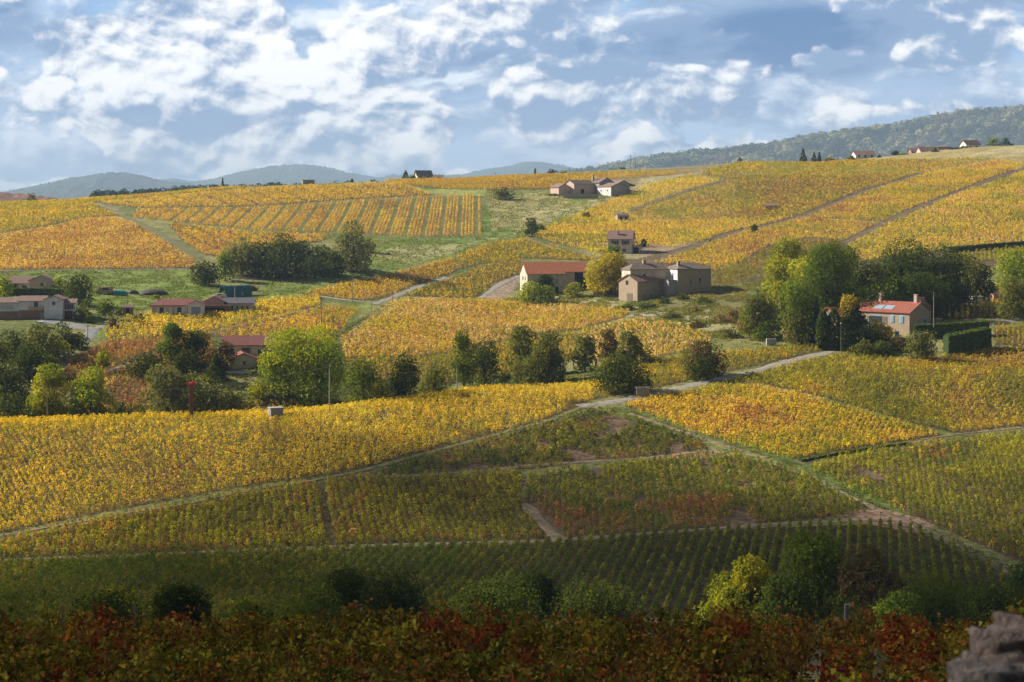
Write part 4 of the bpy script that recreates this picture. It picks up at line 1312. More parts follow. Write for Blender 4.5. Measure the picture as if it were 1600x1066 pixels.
# centre farm
G_FM = 'trees around the barn'
T(953, 396, 78, 535, 'yellow', 'big golden plane tree right of the orange-roofed barn', group=G_FM, dens=2.4, yb=461, base=.08)
T(852, 429, 28, 540, 'dark', 'dark evergreen against the barn wall', 'oval', group=G_FM, yb=460, dens=1.5)
T(832, 440, 48, 535, 'bright', 'yellow-green bush left of the barn evergreen', 'shrub', 'shrub', 'shrub', G_FM, dens=1.3)
T(850, 447, 50, 532, 'green', 'green bush in front of the barn evergreen', 'shrub', 'shrub', 'shrub', G_FM)
T(897, 441, 32, 535, 'yg', 'small variegated bush before the open barn bay', 'shrub', 'shrub', 'shrub', G_FM)
T(958, 379, 28, 560, 'green', 'round green bush in front of the house with dark shutters', 'round', group=G_FM)
T(1006, 374, 9, 600, 'dark', 'small dark cypress beside the house with dark shutters', 'cypress', 'cypress', 'tree', G_FM, yb=386)
T(993, 378, 7, 568, 'dark', 'tiny dark shrub at the house corner', 'shrub', 'shrub', 'shrub', G_FM)
T(831, 341, 26, 655, 'dark', 'dark bushes beside the hill path', group=G_FM)
T(845, 350, 16, 650, 'green', 'green bush right of the dark bushes beside the hill path', 'shrub', 'shrub', 'shrub', G_FM)
T(916, 331, 13, 668, 'olive', 'round bush at the meadow edge', 'shrub', 'shrub', 'shrub', G_FM)
T(785, 292, 38, 760, 'olive', 'olive bushes at the top of the meadow', 'shrub', 'shrub', 'shrub', G_FM)
T(1179, 350, 11, 640, 'dark', 'small round tree on the track in the vineyard', group=G_FM)
T(1112, 374, 6, 590, 'dark', 'tiny shrub on the long vineyard track', 'shrub', 'shrub', 'shrub', G_FM)
T(892, 286, 15, 800, 'dark', 'dark bush left of the pale hill farm', 'shrub', 'shrub', 'shrub', G_FM)
T(973, 296, 10, 790, 'olive', 'small bush before the grey wing of the hill farm', 'shrub', 'shrub', 'shrub', G_FM)
T(985, 291, 13, 795, 'dark', 'dark bush right of the pale hill farm', 'shrub', 'shrub', 'shrub', G_FM)
T(910, 306, 22, 765, 'olive', 'low scrub below the hill farm wall', 'shrub', 'shrub', 'shrub', G_FM)
T(868, 306, 22, 770, 'olive', 'scrub left below the hill farm wall', 'shrub', 'shrub', 'shrub', G_FM)
for k, (x, y, w, Y) in enumerate([(1012, 471, 30, 470), (982, 474, 24, 468), (1040, 464, 22, 474)]):
    T(x, y, w, Y, 'dark', ['dark scrub below the long stone wall of the farm', 'low dark bushes below the stone outbuilding', 'small dark scrub on the bank under the farm'][k], 'shrub', 'shrub', 'shrub', G_FM, yb=y + 11)
for k, (x, y, w, c_, lb) in enumerate([(1068, 458, 26, 'dark', 'dark scrub against the foot of the farmhouse wall'), (1100, 462, 30, 'olive', 'olive scrub right of the farmhouse foot'),
        (1050, 484, 34, 'olive', 'low scrub on the bank above the gravel bend'), (1090, 500, 30, 'brown', 'brown scrub on the bank above the peach vineyard'), (1125, 490, 34, 'tan', 'dry tan scrub on the bank'),
        (1140, 512, 40, 'olive', 'olive scrub at the top of the small valley'), (1085, 478, 24, 'tan', 'dry scrub in the middle of the bank')]):
    T(x, y, w, 440, c_, lb, 'shrub', 'shrub', 'shrub', G_FM, yb=y + w * .4)
# wood behind the right farmhouse
T(1232, 372, 66, 452, 'yg', 'yellow-green tree at the left of the right wood', group=G_WD, dens=1.3)
T(1292, 374, 96, 456, 'green', 'large green tree, second from the left of the right wood', group=G_WD, dens=1.3)
T(1222, 398, 64, 440, 'yg', 'yellow-green lower tree at the left edge of the right wood', group=G_WD, dens=1.3)
T(1252, 440, 70, 432, 'green', 'shaded green tree below the yellow-green trees', group=G_WD)
T(1300, 414, 70, 425, 'bright', 'bright green tree left above the farmhouse roof', group=G_WD, dens=1.2)
T(1362, 408, 90, 462, 'dark', 'dark tree left of the tallest dark dome', group=G_WD)
T(1425, 372, 120, 470, 'dark', 'tallest dark domed tree of the right wood', group=G_WD, dens=1.2)
T(1475, 382, 80, 474, 'dark', 'dark tree right of the tallest dome', group=G_WD)
T(1380, 430, 90, 450, 'green', 'dark green tree just behind the farmhouse roof', group=G_WD)
T(1440, 425, 90, 452, 'dark', 'dark tree behind the farmhouse chimney', group=G_WD)
T(1512, 395, 56, 478, 'olive', 'olive tree at the right end of the wood', group=G_WD)
T(1538, 414, 40, 480, 'dark', 'low dark tree trailing off right of the wood', group=G_WD)
T(1498, 436, 60, 468, 'dark', 'dark undergrowth at the right end of the wood', 'shrub', 'shrub', 'shrub', G_WD)
T(1588, 390, 68, 500, 'bright', 'bright green tree at the right edge', group=G_WD)
T(1582, 432, 50, 452, 'olive', 'olive round tree by the small grey hut', group=G_WD)
T(1610, 445, 40, 450, 'olive', 'olive tree cut by the right edge', group=G_WD)
T(1184, 452, 56, 426, 'olive', 'olive tree at the left foot of the right wood', group=G_WD, dens=1.1)
T(1200, 470, 56, 414, 'dark', 'dark shrubbery left of the pale tan shrub', 'shrub', 'shrub', 'shrub', G_WD)
T(1150, 484, 28, 424, 'plum', 'purplish bare bush on the grassy bank', 'shrub', 'shrub', 'shrub', G_WD)
T(1160, 498, 24, 416, 'tan', 'brown dry scrub on the grassy bank', 'shrub', 'shrub', 'shrub', G_WD)
T(1196, 502, 40, 404, 'green', 'green scrub by the pale roadside boulder', 'shrub', 'shrub', 'shrub', G_WD)
T(1262, 398, 70, 446, 'yg', 'yellow-green tree between the two big crowns of the right wood', group=G_WD, dens=1.3)
T(1322, 384, 60, 458, 'green', 'green shoulder of the large green tree in the right wood', group=G_WD, dens=1.2)
T(1235, 470, 60, 424, 'dark', 'dark shaded undergrowth left of the farmhouse', 'shrub', 'shrub', 'shrub', G_WD)
T(1335, 440, 60, 440, 'green', 'green bushes behind the low wing of the farmhouse', 'shrub', 'shrub', 'shrub', G_WD)
T(1404, 396, 70, 462, 'dark', 'dark crown filling the wood left of the chimney', group=G_WD)
T(1460, 430, 70, 462, 'dark', 'dark lower tree right behind the farmhouse gable', group=G_WD)
T(1170, 480, 44, 418, 'green', 'green bush at the foot of the grassy bank', 'shrub', 'shrub', 'shrub', G_WD)
# farmhouse garden
G_FG = 'garden trees around the farmhouse with blue shutters'
T(1248, 484, 52, 415, 'tan', 'pale tan shrub left of the blue spruce', 'airy', 'shrub', 'shrub', G_FG, dens=2.4, yb=537)
T(1232, 506, 30, 390, 'green', 'green shrub at the foot of the tan shrub', 'shrub', 'shrub', 'shrub', G_FG)
T(1276, 464, 24, 420, 'spruce', 'slim blue spruce beside the dark cypresses', 'conifer', 'conifer', 'tree', G_FG, dens=2.2, yb=540)
T(1286, 486, 24, 420, 'dark', 'left dark cypress in front of the low wing', 'cypress', 'cypress', 'tree', G_FG, dens=2.2, yb=547)
T(1303, 483, 26, 420, 'dark', 'right dark cypress in front of the low wing', 'cypress', 'cypress', 'tree', G_FG, dens=2.2, yb=547)
T(1331, 463, 46, 420, 'goldtop', 'tall dark evergreen with a golden top before the farmhouse', 'oval', 'tree', 'tree', G_FG, dens=2.2, yb=532)
T(1372, 499, 38, 420, 'yellow', 'yellow shrub under the farmhouse windows', 'shrub', 'shrub', 'shrub', G_FG, dens=1.6, yb=530)
T(1352, 508, 50, 415, 'dark', 'dark shrub under the yellow shrub', 'shrub', 'shrub', 'shrub', G_FG)
T(1364, 489, 30, 388, 'green', 'green shrub below the blue veranda', 'shrub', 'shrub', 'shrub', G_FG)
T(1413, 500, 18, 386, 'green', 'green clipped shrub at the farmhouse corner', 'shrub', 'shrub', 'shrub', G_FG)
T(1441, 519, 34, 376, 'willow', 'round shrub rimmed with pale blossom', 'round', 'shrub', 'shrub', G_FG, dens=1.4)
T(1325, 526, 28, 378, 'green', 'low shrub by the garden lamp', 'shrub', 'shrub', 'shrub', G_FG)
T(1352, 530, 34, 376, 'olive', 'low garden shrub in the front border', 'shrub', 'shrub', 'shrub', G_FG)
T(1380, 532, 30, 375, 'green', 'green garden shrub in the front border', 'shrub', 'shrub', 'shrub', G_FG)
T(1405, 524, 32, 378, 'brown', 'brown garden shrub right of the blue gate', 'shrub', 'shrub', 'shrub', G_FG)
T(1428, 534, 26, 373, 'olive', 'low olive shrub left of the grey board fence', 'shrub', 'shrub', 'shrub', G_FG)
T(1318, 505, 26, 386, 'dark', 'dark shrub behind the garden lamp', 'shrub', 'shrub', 'shrub', G_FG)
# skyline trees
G_SK = 'trees on the skyline'
T(634, 267, 18, 870, 'dark', 'dark conifer on the skyline left of the cream house', 'conifer', 'conifer', group=G_SK)
T(645, 274, 14, 872, 'dark', 'dark bush beside the skyline conifer', 'shrub', 'shrub', 'shrub', G_SK)
T(550, 280, 7, 850, 'dark', 'tiny dark conifer on the skyline', 'conifer', 'conifer', group=G_SK)
T(518, 286, 12, 850, 'dark', 'low dark bush on the skyline', 'shrub', 'shrub', 'shrub', G_SK)
T(1255, 233, 18, 925, 'dark', 'left dark conifer of the skyline trio on the right', 'conifer', 'conifer', group=G_SK)
T(1272, 239, 13, 926, 'dark', 'middle dark conifer of the skyline trio on the right', 'conifer', 'conifer', group=G_SK)
T(1280, 238, 9, 927, 'dark', 'right dark conifer of the skyline trio on the right', 'conifer', 'conifer', group=G_SK)
T(1330, 243, 14, 925, 'olive', 'olive bush left of the white hamlet house', 'shrub', 'shrub', 'shrub', G_SK)
T(1296, 245, 16, 925, 'yg', 'pale yellowish bush on the right skyline', 'shrub', 'shrub', 'shrub', G_SK)
T(1374, 243, 8, 925, 'dark', 'small dark conifer right of the white hamlet house', 'conifer', 'conifer', group=G_SK)
T(1399, 235, 14, 930, 'spruce', 'bluish tree between the hamlet houses', group=G_SK)
T(1412, 240, 18, 925, 'green', 'green tree left of the pink hamlet houses', 'shrub', 'shrub', 'shrub', G_SK)
T(1462, 232, 14, 915, 'dark', 'dark conifer in front of the pink hamlet houses', 'conifer', 'conifer', group=G_SK)
T(1492, 235, 24, 925, 'spruce', 'bluish hedge tree right of the pink hamlet houses', 'shrub', group=G_SK)
T(1552, 215, 18, 960, 'green', 'green tree right of the highest hamlet house', group=G_SK)
T(1572, 216, 24, 980, 'spruce', 'bluish trees on the skyline at far right', 'shrub', group=G_SK)
T(1508, 228, 14, 950, 'green', 'green bush left of the highest hamlet house', 'shrub', 'shrub', 'shrub', G_SK)
T(1018, 268, 10, 960, 'yg', 'small pale bush on the skyline right of the line poles', 'shrub', 'shrub', 'shrub', G_SK)
T(1040, 263, 24, 990, 'bright', 'yellow-green bush on the skyline', 'shrub', 'shrub', 'shrub', G_SK)
T(1060, 265, 14, 990, 'tan', 'pale bush on the skyline', 'shrub', 'shrub', 'shrub', G_SK)
T(1112, 257, 14, 990, 'tan', 'pale yellow tree on the skyline left of the domed tower', 'shrub', 'tree', 'tree', G_SK)
T(1090, 263, 20, 990, 'plum', 'reddish low trees on the skyline', 'shrub', 'shrub', 'shrub', G_SK)

# ------------------------------------------------------------------ building kit
PLA = surf('plaster_cream', (0.68, 0.57, 0.44), (0.48, 0.39, 0.29), 0.6, 0.9, 0.1, 3)
PLP = surf('plaster_pink', (0.62, 0.44, 0.36), (0.56, 0.40, 0.33), 0.5, 0.9, 0.1, 3)
PLW = surf('plaster_white', (0.78, 0.76, 0.73), (0.60, 0.58, 0.55), 0.6, 0.9, 0.1, 3)
PLG = surf('plaster_grey', (0.40, 0.37, 0.34), (0.30, 0.28, 0.26), 0.5, 0.9, 0.2, 3)
PLB = surf('plaster_brown', (0.34, 0.20, 0.12), (0.28, 0.16, 0.10), 0.5, 0.9, 0.1, 3)
STO = stonemat('stone_ochre', (0.44, 0.31, 0.20), (0.34, 0.23, 0.15), (0.46, 0.38, 0.29))
STG = stonemat('stone_grey', (0.42, 0.31, 0.22), (0.30, 0.22, 0.15), (0.44, 0.36, 0.28))
ROR = roofmat('tiles_orange', (0.62, 0.22, 0.10), (0.46, 0.16, 0.085))
RRD = roofmat('tiles_red', (0.38, 0.12, 0.08), (0.27, 0.10, 0.07))
RMA = roofmat('tiles_maroon', (0.28, 0.105, 0.09), (0.24, 0.09, 0.08))
RBR = roofmat('tiles_brown', (0.30, 0.19, 0.16), (0.24, 0.15, 0.12))
RGY = roofmat('tiles_grey', (0.25, 0.19, 0.155), (0.15, 0.12, 0.10))
RSL = roofmat('tiles_slate', (0.16, 0.16, 0.18), (0.12, 0.12, 0.14))
GLS = surf('window_glass', (0.05, 0.06, 0.07), (0.04, 0.05, 0.06), 1, 0.15, spec=0.6)
DRK = surf('dark_interior', (0.02, 0.017, 0.015), (0.015, 0.012, 0.01), 1, 0.9)  # near-black colour stands in for the shade inside openings
WHT = surf('white_paint', (0.75, 0.74, 0.72), (0.68, 0.67, 0.65), 2, 0.6)
BLU = surf('blue_paint', (0.22, 0.42, 0.58), (0.18, 0.36, 0.50), 2, 0.6)
GBL = surf('grey_blue_paint', (0.28, 0.33, 0.42), (0.25, 0.30, 0.38), 2, 0.6)
BLK = surf('dark_paint', (0.035, 0.035, 0.04), (0.03, 0.03, 0.03), 2, 0.6)
MAR = surf('maroon_paint', (0.20, 0.05, 0.05), (0.17, 0.04, 0.04), 2, 0.6)
WOD = surf('weathered_wood', (0.22, 0.17, 0.13), (0.14, 0.11, 0.09), 3, 0.85, 0.3)
CON = surf('concrete', (0.42, 0.41, 0.39), (0.32, 0.31, 0.29), 2, 0.9, 0.2)
MET = surf('metal_sheet', (0.50, 0.50, 0.52), (0.42, 0.42, 0.44), 1, 0.45, metal=0.5)
WIRE = surf('cable', (0.30, 0.30, 0.30), (0.25, 0.25, 0.25), 2, 0.6)


class MB:
    """collects solids in local coordinates, links them as one mesh"""
    def __init__(s):
        s.V = []
        s.F = []

    def poly(s, V, Fc):
        b0 = len(s.V)
        s.V += [tuple(v) for v in V]
        s.F += [tuple(b0 + i for i in f) for f in Fc]
        return s

    def box(s, x0, x1, y0, y1, z0, z1):
        V = [(x0, y0, z0), (x1, y0, z0), (x1, y1, z0), (x0, y1, z0), (x0, y0, z1), (x1, y0, z1), (x1, y1, z1), (x0, y1, z1)]
        return s.poly(V, [(3, 2, 1, 0), (4, 5, 6, 7), (0, 1, 5, 4), (1, 2, 6, 5), (2, 3, 7, 6), (3, 0, 4, 7)])

    def tube(s, pts, r, seg=8, r2=None):
        for i in range(len(pts) - 1):
            p0, p1 = Vector(pts[i]), Vector(pts[i + 1])
            d = (p1 - p0).normalized()
            a = d.cross(Vector((0.31, 0.83, 0.12))).normalized()
            b = d.cross(a)
            ra = r if r2 is None else r + (r2 - r) * i / (len(pts) - 1)
            rb = r if r2 is None else r + (r2 - r) * (i + 1) / (len(pts) - 1)
            V = [p0 + (a * math.cos(t) + b * math.sin(t)) * ra for t in [k * 2 * math.pi / seg for k in range(seg)]]
            V += [p1 + (a * math.cos(t) + b * math.sin(t)) * rb for t in [k * 2 * math.pi / seg for k in range(seg)]]
            Fc = [(k, (k + 1) % seg, seg + (k + 1) % seg, seg + k) for k in range(seg)]
            Fc += [tuple(range(seg))[::-1], tuple(range(seg, 2 * seg))]
            s.poly(V, Fc)
        return s

    def build(s, name, mat, parent=None, smooth=False, bevel=0.0):
        me = bpy.data.meshes.new(name)
        me.from_pydata(s.V, [], s.F)
        bm = bmesh.new()
        bm.from_mesh(me)
        bmesh.ops.recalc_face_normals(bm, faces=bm.faces)
        bm.to_mesh(me)
        bm.free()
        if smooth:
            me.polygons.foreach_set('use_smooth', [True] * len(me.polygons))
        me.materials.append(mat)
        o = bpy.data.objects.new(name, me)
        C.objects.link(o)
        if bevel:
            md = o.modifiers.new('bevel', 'BEVEL')
            md.width = bevel
            md.segments = 2
        if parent:
            o.parent = parent
        return o


class House:
    def __init__(s, name, label, cat, px, py, rot, Ymin=395, Y=None, group=None):
        if Y is None:
            p = hit(px, py, Ymin)
        else:
            p = Vector(((px - 800) / F * Y, Y, -(py - HY) / F * Y))
        s.p = p
        s.m = p.y / F          # metres per photo pixel
        s.root = thing(name, label, cat, p, rad(rot), group)

    def block(s, x0, x1, y0, y1, h, rise, wall, roof, ridge='x', over=0.35, hip=0.0, found=2.5, name='wall', z0=0.0, rname='roof', th=0.16):
        B = MB()
        xm, ym = (x0 + x1) / 2, (y0 + y1) / 2
        zb = z0 - found
        if hip or rise == 0:
            B.box(x0, x1, y0, y1, zb, z0 + h)
        elif ridge == 'x':
            V = []
            for x in (x0, x1):
                V += [(x, y0, zb), (x, y1, zb), (x, y1, z0 + h), (x, ym, z0 + h + rise), (x, y0, z0 + h)]
            B.poly(V, [(0, 1, 2, 3, 4), (9, 8, 7, 6, 5), (0, 5, 6, 1), (1, 6, 7, 2), (2, 7, 8, 3), (3, 8, 9, 4), (4, 9, 5, 0)])
        else:
            V = []
            for y in (y0, y1):
                V += [(x0, y, zb), (x1, y, zb), (x1, y, z0 + h), (xm, y, z0 + h + rise), (x0, y, z0 + h)]
            B.poly(V, [(4, 3, 2, 1, 0), (5, 6, 7, 8, 9), (0, 1, 6, 5), (1, 2, 7, 6), (2, 3, 8, 7), (3, 4, 9, 8), (4, 0, 5, 9)])
        w = B.build(name, wall, s.root)
        R = MB()
        o = over
        zt = z0 + h + 0.02
        if rise == 0:
            R.box(x0 - o * .5, x1 + o * .5, y0 - o * .5, y1 + o * .5, zt, zt + th)
        elif hip:
            X0, X1, Y0, Y1 = x0 - o, x1 + o, y0 - o, y1 + o
            if ridge == 'x':
                r0, r1 = (X0 + hip, ym), (X1 - hip, ym)
            else:
                r0, r1 = (xm, Y0 + hip), (xm, Y1 - hip)
            V = [(X0, Y0, zt), (X1, Y0, zt), (X1, Y1, zt), (X0, Y1, zt), (X0, Y0, zt + th), (X1, Y0, zt + th), (X1, Y1, zt + th), (X0, Y1, zt + th), (r0[0], r0[1], zt + rise), (r1[0], r1[1], zt + rise)]
            Fc = [(0, 1, 2, 3), (0, 4, 5, 1), (1, 5, 6, 2), (2, 6, 7, 3), (3, 7, 4, 0)]
            if ridge == 'x':
                Fc += [(4, 5, 9, 8), (6, 7, 8, 9), (5, 6, 9), (7, 4, 8)]
            else:
                Fc += [(4, 5, 8), (5, 6, 9, 8), (6, 7, 9), (7, 4, 8, 9)]
            R.poly(V, Fc)
        else:
            hw = (y1 - y0) / 2 if ridge == 'x' else (x1 - x0) / 2
            drop = rise / hw * o
            for sg in (-1, 1):
                if ridge == 'x':
                    ye = ym + sg * (hw + o)
                    a = [(x0 - o, ym, zt + rise), (x1 + o, ym, zt + rise), (x1 + o, ye, zt - drop), (x0 - o, ye, zt - drop)]
                else:
                    xe = xm + sg * (hw + o)
                    a = [(xm, y0 - o, zt + rise), (xm, y1 + o, zt + rise), (xe, y1 + o, zt - drop), (xe, y0 - o, zt - drop)]
                R.poly(a + [(q[0], q[1], q[2] + th) for q in a], [(0, 1, 2, 3), (4, 5, 6, 7), (0, 1, 5, 4), (1, 2, 6, 5), (2, 3, 7, 6), (3, 0, 4, 7)])
        s.last_roof = R.build(rname, roof, s.root)
        return s

    def plate(s, face, pl, c, z, w, h, d0, d1):
        """a box on a wall: c centre along the wall, z bottom"""
        B = MB()
        if face == 'F':
            B.box(c - w / 2, c + w / 2, pl - d1, pl - d0, z, z + h)
        elif face == 'L':
            B.box(pl - d1, pl - d0, c - w / 2, c + w / 2, z, z + h)
        else:
            B.box(pl + d0, pl + d1, c - w / 2, c + w / 2, z, z + h)
        return B

    def window(s, face, pl, c, z, w=1.0, h=1.3, frame=None, shutter=None, pane=None, open_=True, one=False):
        f = s.plate(face, pl, c, z - .08, w + .2, h + .16, -.05, .05).build('window', frame or WHT, s.root)
        s.plate(face, pl, c, z, w, h, -.02, .08).build('pane', pane or GLS, f)
        if shutter:
            for sg in ((-1, 1) if not one else (1,)):
                if open_:
                    s.plate(face, pl, c + sg * (w / 2 + w / 4 + .08), z, w / 2, h, .03, .10).build('shutter', shutter, f)
                else:
                    s.plate(face, pl, c + sg * w / 4, z, w / 2 - .03, h, .09, .13).build('shutter', shutter, f)
        return f

    def door(s, face, pl, c, z, w, h, mat, name='door'):
        return s.plate(face, pl, c, z, w, h, -.05, .07).build(name, mat, s.root)

    def chimney(s, x, y, z0, z1, w=.6, mat=None, d=None):
        d = d or w
        o = MB().box(x - w / 2, x + w / 2, y - d / 2, y + d / 2, z0, z1).box(x - w / 2 - .08, x + w / 2 + .08, y - d / 2 - .08, y + d / 2 + .08, z1, z1 + .12).build('chimney', mat or PLP, s.root)
        return o


# orange-roofed barn
H = House('barn', 'long cream barn with a bright orange tiled roof and a white gable end', 'barn', 824, 460, 13.5, 470)
m = H.m
H.block(0, 11.8, 0, 9.5, 6.3, 3.4, PLA, ROR)
H.block(11.8, 19.8, .9, 8.6, 6.9, 2.75, PLA, ROR, rname='roof')
H.window('F', 0, 9.4, 3.2, .9, 1.5, shutter=GBL, open_=False)
H.door('F', 0, 9.3, 0, 1.2, 2.2, DRK)
H.door('F', .9, 17.3, 0, 3.8, 6.6, DRK, 'dark_bay_panel')  # dark panel on the wall paints in the shade of the bay
for c in (2.4, 4.4, 6.4):
    H.window('L', 0, c, 4.2, .5, 1.2, frame=PLG)
H.door('L', 0, 5.0, 0, 1.6, 2.4, WOD)
# stone outbuilding
H = House('stone_outbuilding', 'small ochre stone outbuilding with a pinkish roof and arched doorway in front of the farmhouse', 'farm building', 996, 472, 38, 470)
H.block(0, 11.5, 0, 8.2, 5.9, 1.9, STO, RBR, found=3)
H.window('L', 0, 4.6, 4.9, 1.0, 1.2, frame=STO, pane=DRK)
H.door('L', 0, 3.4, -.3, 2.4, 2.7, WOD)
for c in (2.6, 5.4, 8.2):
    H.window('F', 0, c, 1.5, .4, .5, frame=STG, pane=DRK)
# stone farmhouse
H = House('stone_farmhouse', 'large L-shaped stone farmhouse with a hipped grey-brown tiled roof', 'farmhouse', 1059, 462, 20, 470)
H.block(0, 10.8, 0, 8.5, 7.6, 2.0, STG, RGY, hip=3.6, found=3)
H.block(-12.5, 0, 6.0, 12.5, 7.4, 1.8, PLA, RGY, ridge='x', hip=2.5)
H.block(-2.6, 0, .8, 6.0, 4.4, 0, PLG, RGY, found=3)
H.window('F', 0, 7.2, 3.6, .9, 1.6, frame=WHT)
H.window('F', 0, 4.2, 3.2, .5, 1.4, frame=STO, pane=WOD)
H.window('L', 0, 3.2, 5.0, .8, 1.5, frame=PLA)
H.plate('L', 0, 4.2, 4.5, 8.2, 3.0, .01, .06).build('plastered_wall', PLW, H.root)
H.window('F', 6.0, -8, 5.0, .7, 1.2, frame=PLG)
H.chimney(1.4, 2.4, 7.6, 10.0, .8, PLG)
H.chimney(-6.5, 9.5, 8.4, 10.2, .9, STG)
# house with dark shutters
H = House('hillside_house', 'small cream house with dark shutters and brown roof alone on the vineyard slope', 'house', 950, 396, -12, 500)
H.block(0, 8.2, 0, 7.0, 5.0, 2.7, PLA, RBR)
for c in (2.4, 6.0):
    H.window('F', 0, c, 3.0, 1.1, 1.4, shutter=BLK)
H.window('F', 0, 5.6, .6, 1.2, 1.0, frame=PLA)
H.chimney(3.3, 1.6, 5.2, 7.6, .6)
g = MB().box(-3.4, -.1, .6, 4.6, 3.1, 3.25).build('awning', PLP, H.root)
MB().box(-3.3, -.1, 1.2, 4.5, -1, 1.0).build('terrace', WOD, H.root)
H.block(8.2, 10.6, 1.2, 6, 2.5, 0, PLA, RBR, name='garage', rname='garage_roof')
H.door('F', 1.2, 9.4, 0, 1.9, 2.1, DRK)
# pale hill farm
H = House('hill_farm', 'cluster of pale farm buildings with low pinkish roofs just below the skyline', 'farm', 955, 307, 35, 600)
H.block(0, 8.6, 0, 9.5, 4.2, 1.6, PLG, RBR, ridge='y')
H.plate('L', 0, 4.8, 0, 9.4, 4.0, .01, .06).build('whitewashed_wall', PLW, H.root)
for c in (2.4, 7.0):
    H.window('L', -.03, c, 2.2, .7, .7, frame=PLW)
H.block(1.0, 9.0, 9.5, 18, 6.0, 2.0, PLG, RGY, ridge='y')
H.block(9.0, 15.5, 7, 15, 5.6, 1.4, PLG, RBR, ridge='y')
H.block(-10, 1.0, 13, 20, 5.4, 1.6, PLP, RGY, ridge='x')
H.block(-16, -10, 16, 22, 4.0, 1.4, PLP, RBR, ridge='y')
H.door('F', 13, -5.5, 0, 1.8, 3.2, DRK)
H.door('F', 7, 12, .3, 1.4, 2.2, GBL)
H.chimney(2.5, 16, 7, 9.4, .8, STO)
wl = House('stone_wall', 'low pale retaining wall in front of the hill farm', 'wall', 880, 310, -3, 600)
MB().box(0, 15, 0, .6, -1.5, 1.8).build('masonry', STG, wl.root)
MB().box(-.1, 15.1, -.08, .68, 1.8, 1.95).build('coping', CON, wl.root)
# garden wall of the barn yard
wl = House('stone_wall', 'rough stone yard wall between the plane tree and the stone outbuilding', 'wall', 927, 462, -8, 470)
MB().box(0, 8.6, 0, .5, -1.5, 2.4).build('masonry', STO, wl.root)
MB().box(-.05, 8.65, -.06, .56, 2.4, 2.52).build('coping', STG, wl.root)
# huts
def hut(label, px, py, w, h, rise, Ymin, mat, roof, rot=15, Y=None, doors=1, ridge='x'):
    H = House('stone_hut', label, 'hut', px, py, rot, Ymin, Y)
    m = H.m
    H.block(0, w, 0, w * .75, h, rise, mat, roof, ridge=ridge, over=.2)
    for k in range(doors):
        H.door('F', 0, w * (.3 + .42 * k), 0, w * .18, h * .75, DRK)
    return H
hut('small stone hut with two dark openings in the yellow vineyard above the lone house', 965, 346, 4.6, 2.2, .8, 560, STG, RBR, 12, doors=2)
hut('tiny brown stone hut in the gold vineyard on the right slope', 1196, 328, 4.0, 1.6, .8, 560, STG, RBR, -10)
hut('little grey stone hut standing on the skyline of the left hill', 473, 293, 5.4, 3.3, 0, 600, STG, RGY, 12, Y=812, doors=0)
# little transformer hut on the crest
H = House('concrete_hut', 'little pale concrete hut with a flat roof at the edge of the near yellow crest', 'hut', 423, 652, 22, 300, Y=346)
H.block(0, 2.5, 0, 1.9, 1.6, 0, PLG, CON, over=.3)
H.door('L', 0, 1.0, 0, .8, 1.7, GBL)
H = House('stone_shelter', 'small grey stone shelter with a slab roof under the dark oak', 'shelter', 995, 621, 8, 330)
H.block(0, 2.7, 0, 2.2, 1.9, 0, STG, PLG, over=.2)
H.door('L', 0, 1.1, 0, .9, 1.8, DRK)
# right farmhouse with blue shutters
H = House('shuttered_farmhouse', 'stone farmhouse with light blue shutters and an orange-red roof with roof lights', 'farmhouse', 1421, 524, -46, 380)
H.block(-16.5, 0, 0, 9.4, 5.4, 2.3, STO, RRD, found=3)
for c in (-2.2, -4.9):
    H.window('F', 0, c, 2.9, .95, 1.7, shutter=BLU, open_=False)
H.window('F', 0, -9.8, 2.6, 3.8, 1.7, frame=BLU)
H.door('F', 0, -7.0, 0, 1.1, 4.2, WOD)
H.window('R', 0, 6.6, 2.7, 1.0, 1.1, shutter=BLU, one=True)
H.chimney(-1.2, 4.7, 7.6, 9.6, .8)
H.chimney(-11.5, 4.7, 7.6, 9.6, .7)
for k in range(2):
    sl = MB()
    x0 = -11.2 + k * 3.0
    sl.poly([(x0, .9, 5.4 + .02 + .9 * .489 + .17), (x0 + 2.7, .9, 5.42 + .9 * .489 + .17), (x0 + 2.7, 2.5, 5.42 + 2.5 * .489 + .17), (x0, 2.5, 5.42 + 2.5 * .489 + .17),
             (x0, .9, 5.42 + .9 * .489 + .27), (x0 + 2.7, .9, 5.42 + .9 * .489 + .27), (x0 + 2.7, 2.5, 5.42 + 2.5 * .489 + .27), (x0, 2.5, 5.42 + 2.5 * .489 + .27)],
            [(0, 1, 2, 3), (4, 5, 6, 7), (0, 1, 5, 4), (1, 2, 6, 5), (2, 3, 7, 6), (3, 0, 4, 7)])
    sl.build('roof_light', surf('roof_light_glass', (0.35, 0.42, 0.52), (0.3, 0.36, 0.45), 1, 0.12, spec=0.8), H.root)
H.block(-20.5, -4.5, 9.4, 16.4, 6.2, 2.3, STO, RBR, found=3, name='rear_wing_wall', rname='rear_wing_roof')
H.chimney(-19.2, 12.9, 8.2, 10.2, .7)
H.chimney(-15.0, 12.9, 8.4, 10.4, .9, WHT)
H.block(-25.5, -19.2, -2.5, 4.5, 4.0, 1.9, STG, ROR, ridge='y', name='low_wing_wall', rname='low_wing_roof')
H.window('R', -19.2, 1.2, 1.6, .9, 1.2, frame=BLU, pane=BLU)
H.block(-.2, 1.2, 9.6, 12.4, 3.4, 0, WOD, RBR, name='lean_to', rname='lean_to_roof')
st = MB()
for k in range(7):
    st.box(-7.9 - .0, -6.2, -.35 * (k + 1), -.35 * k - .001 * k, -1, 2.2 - .31 * k)
st.build('steps', STO, H.root)
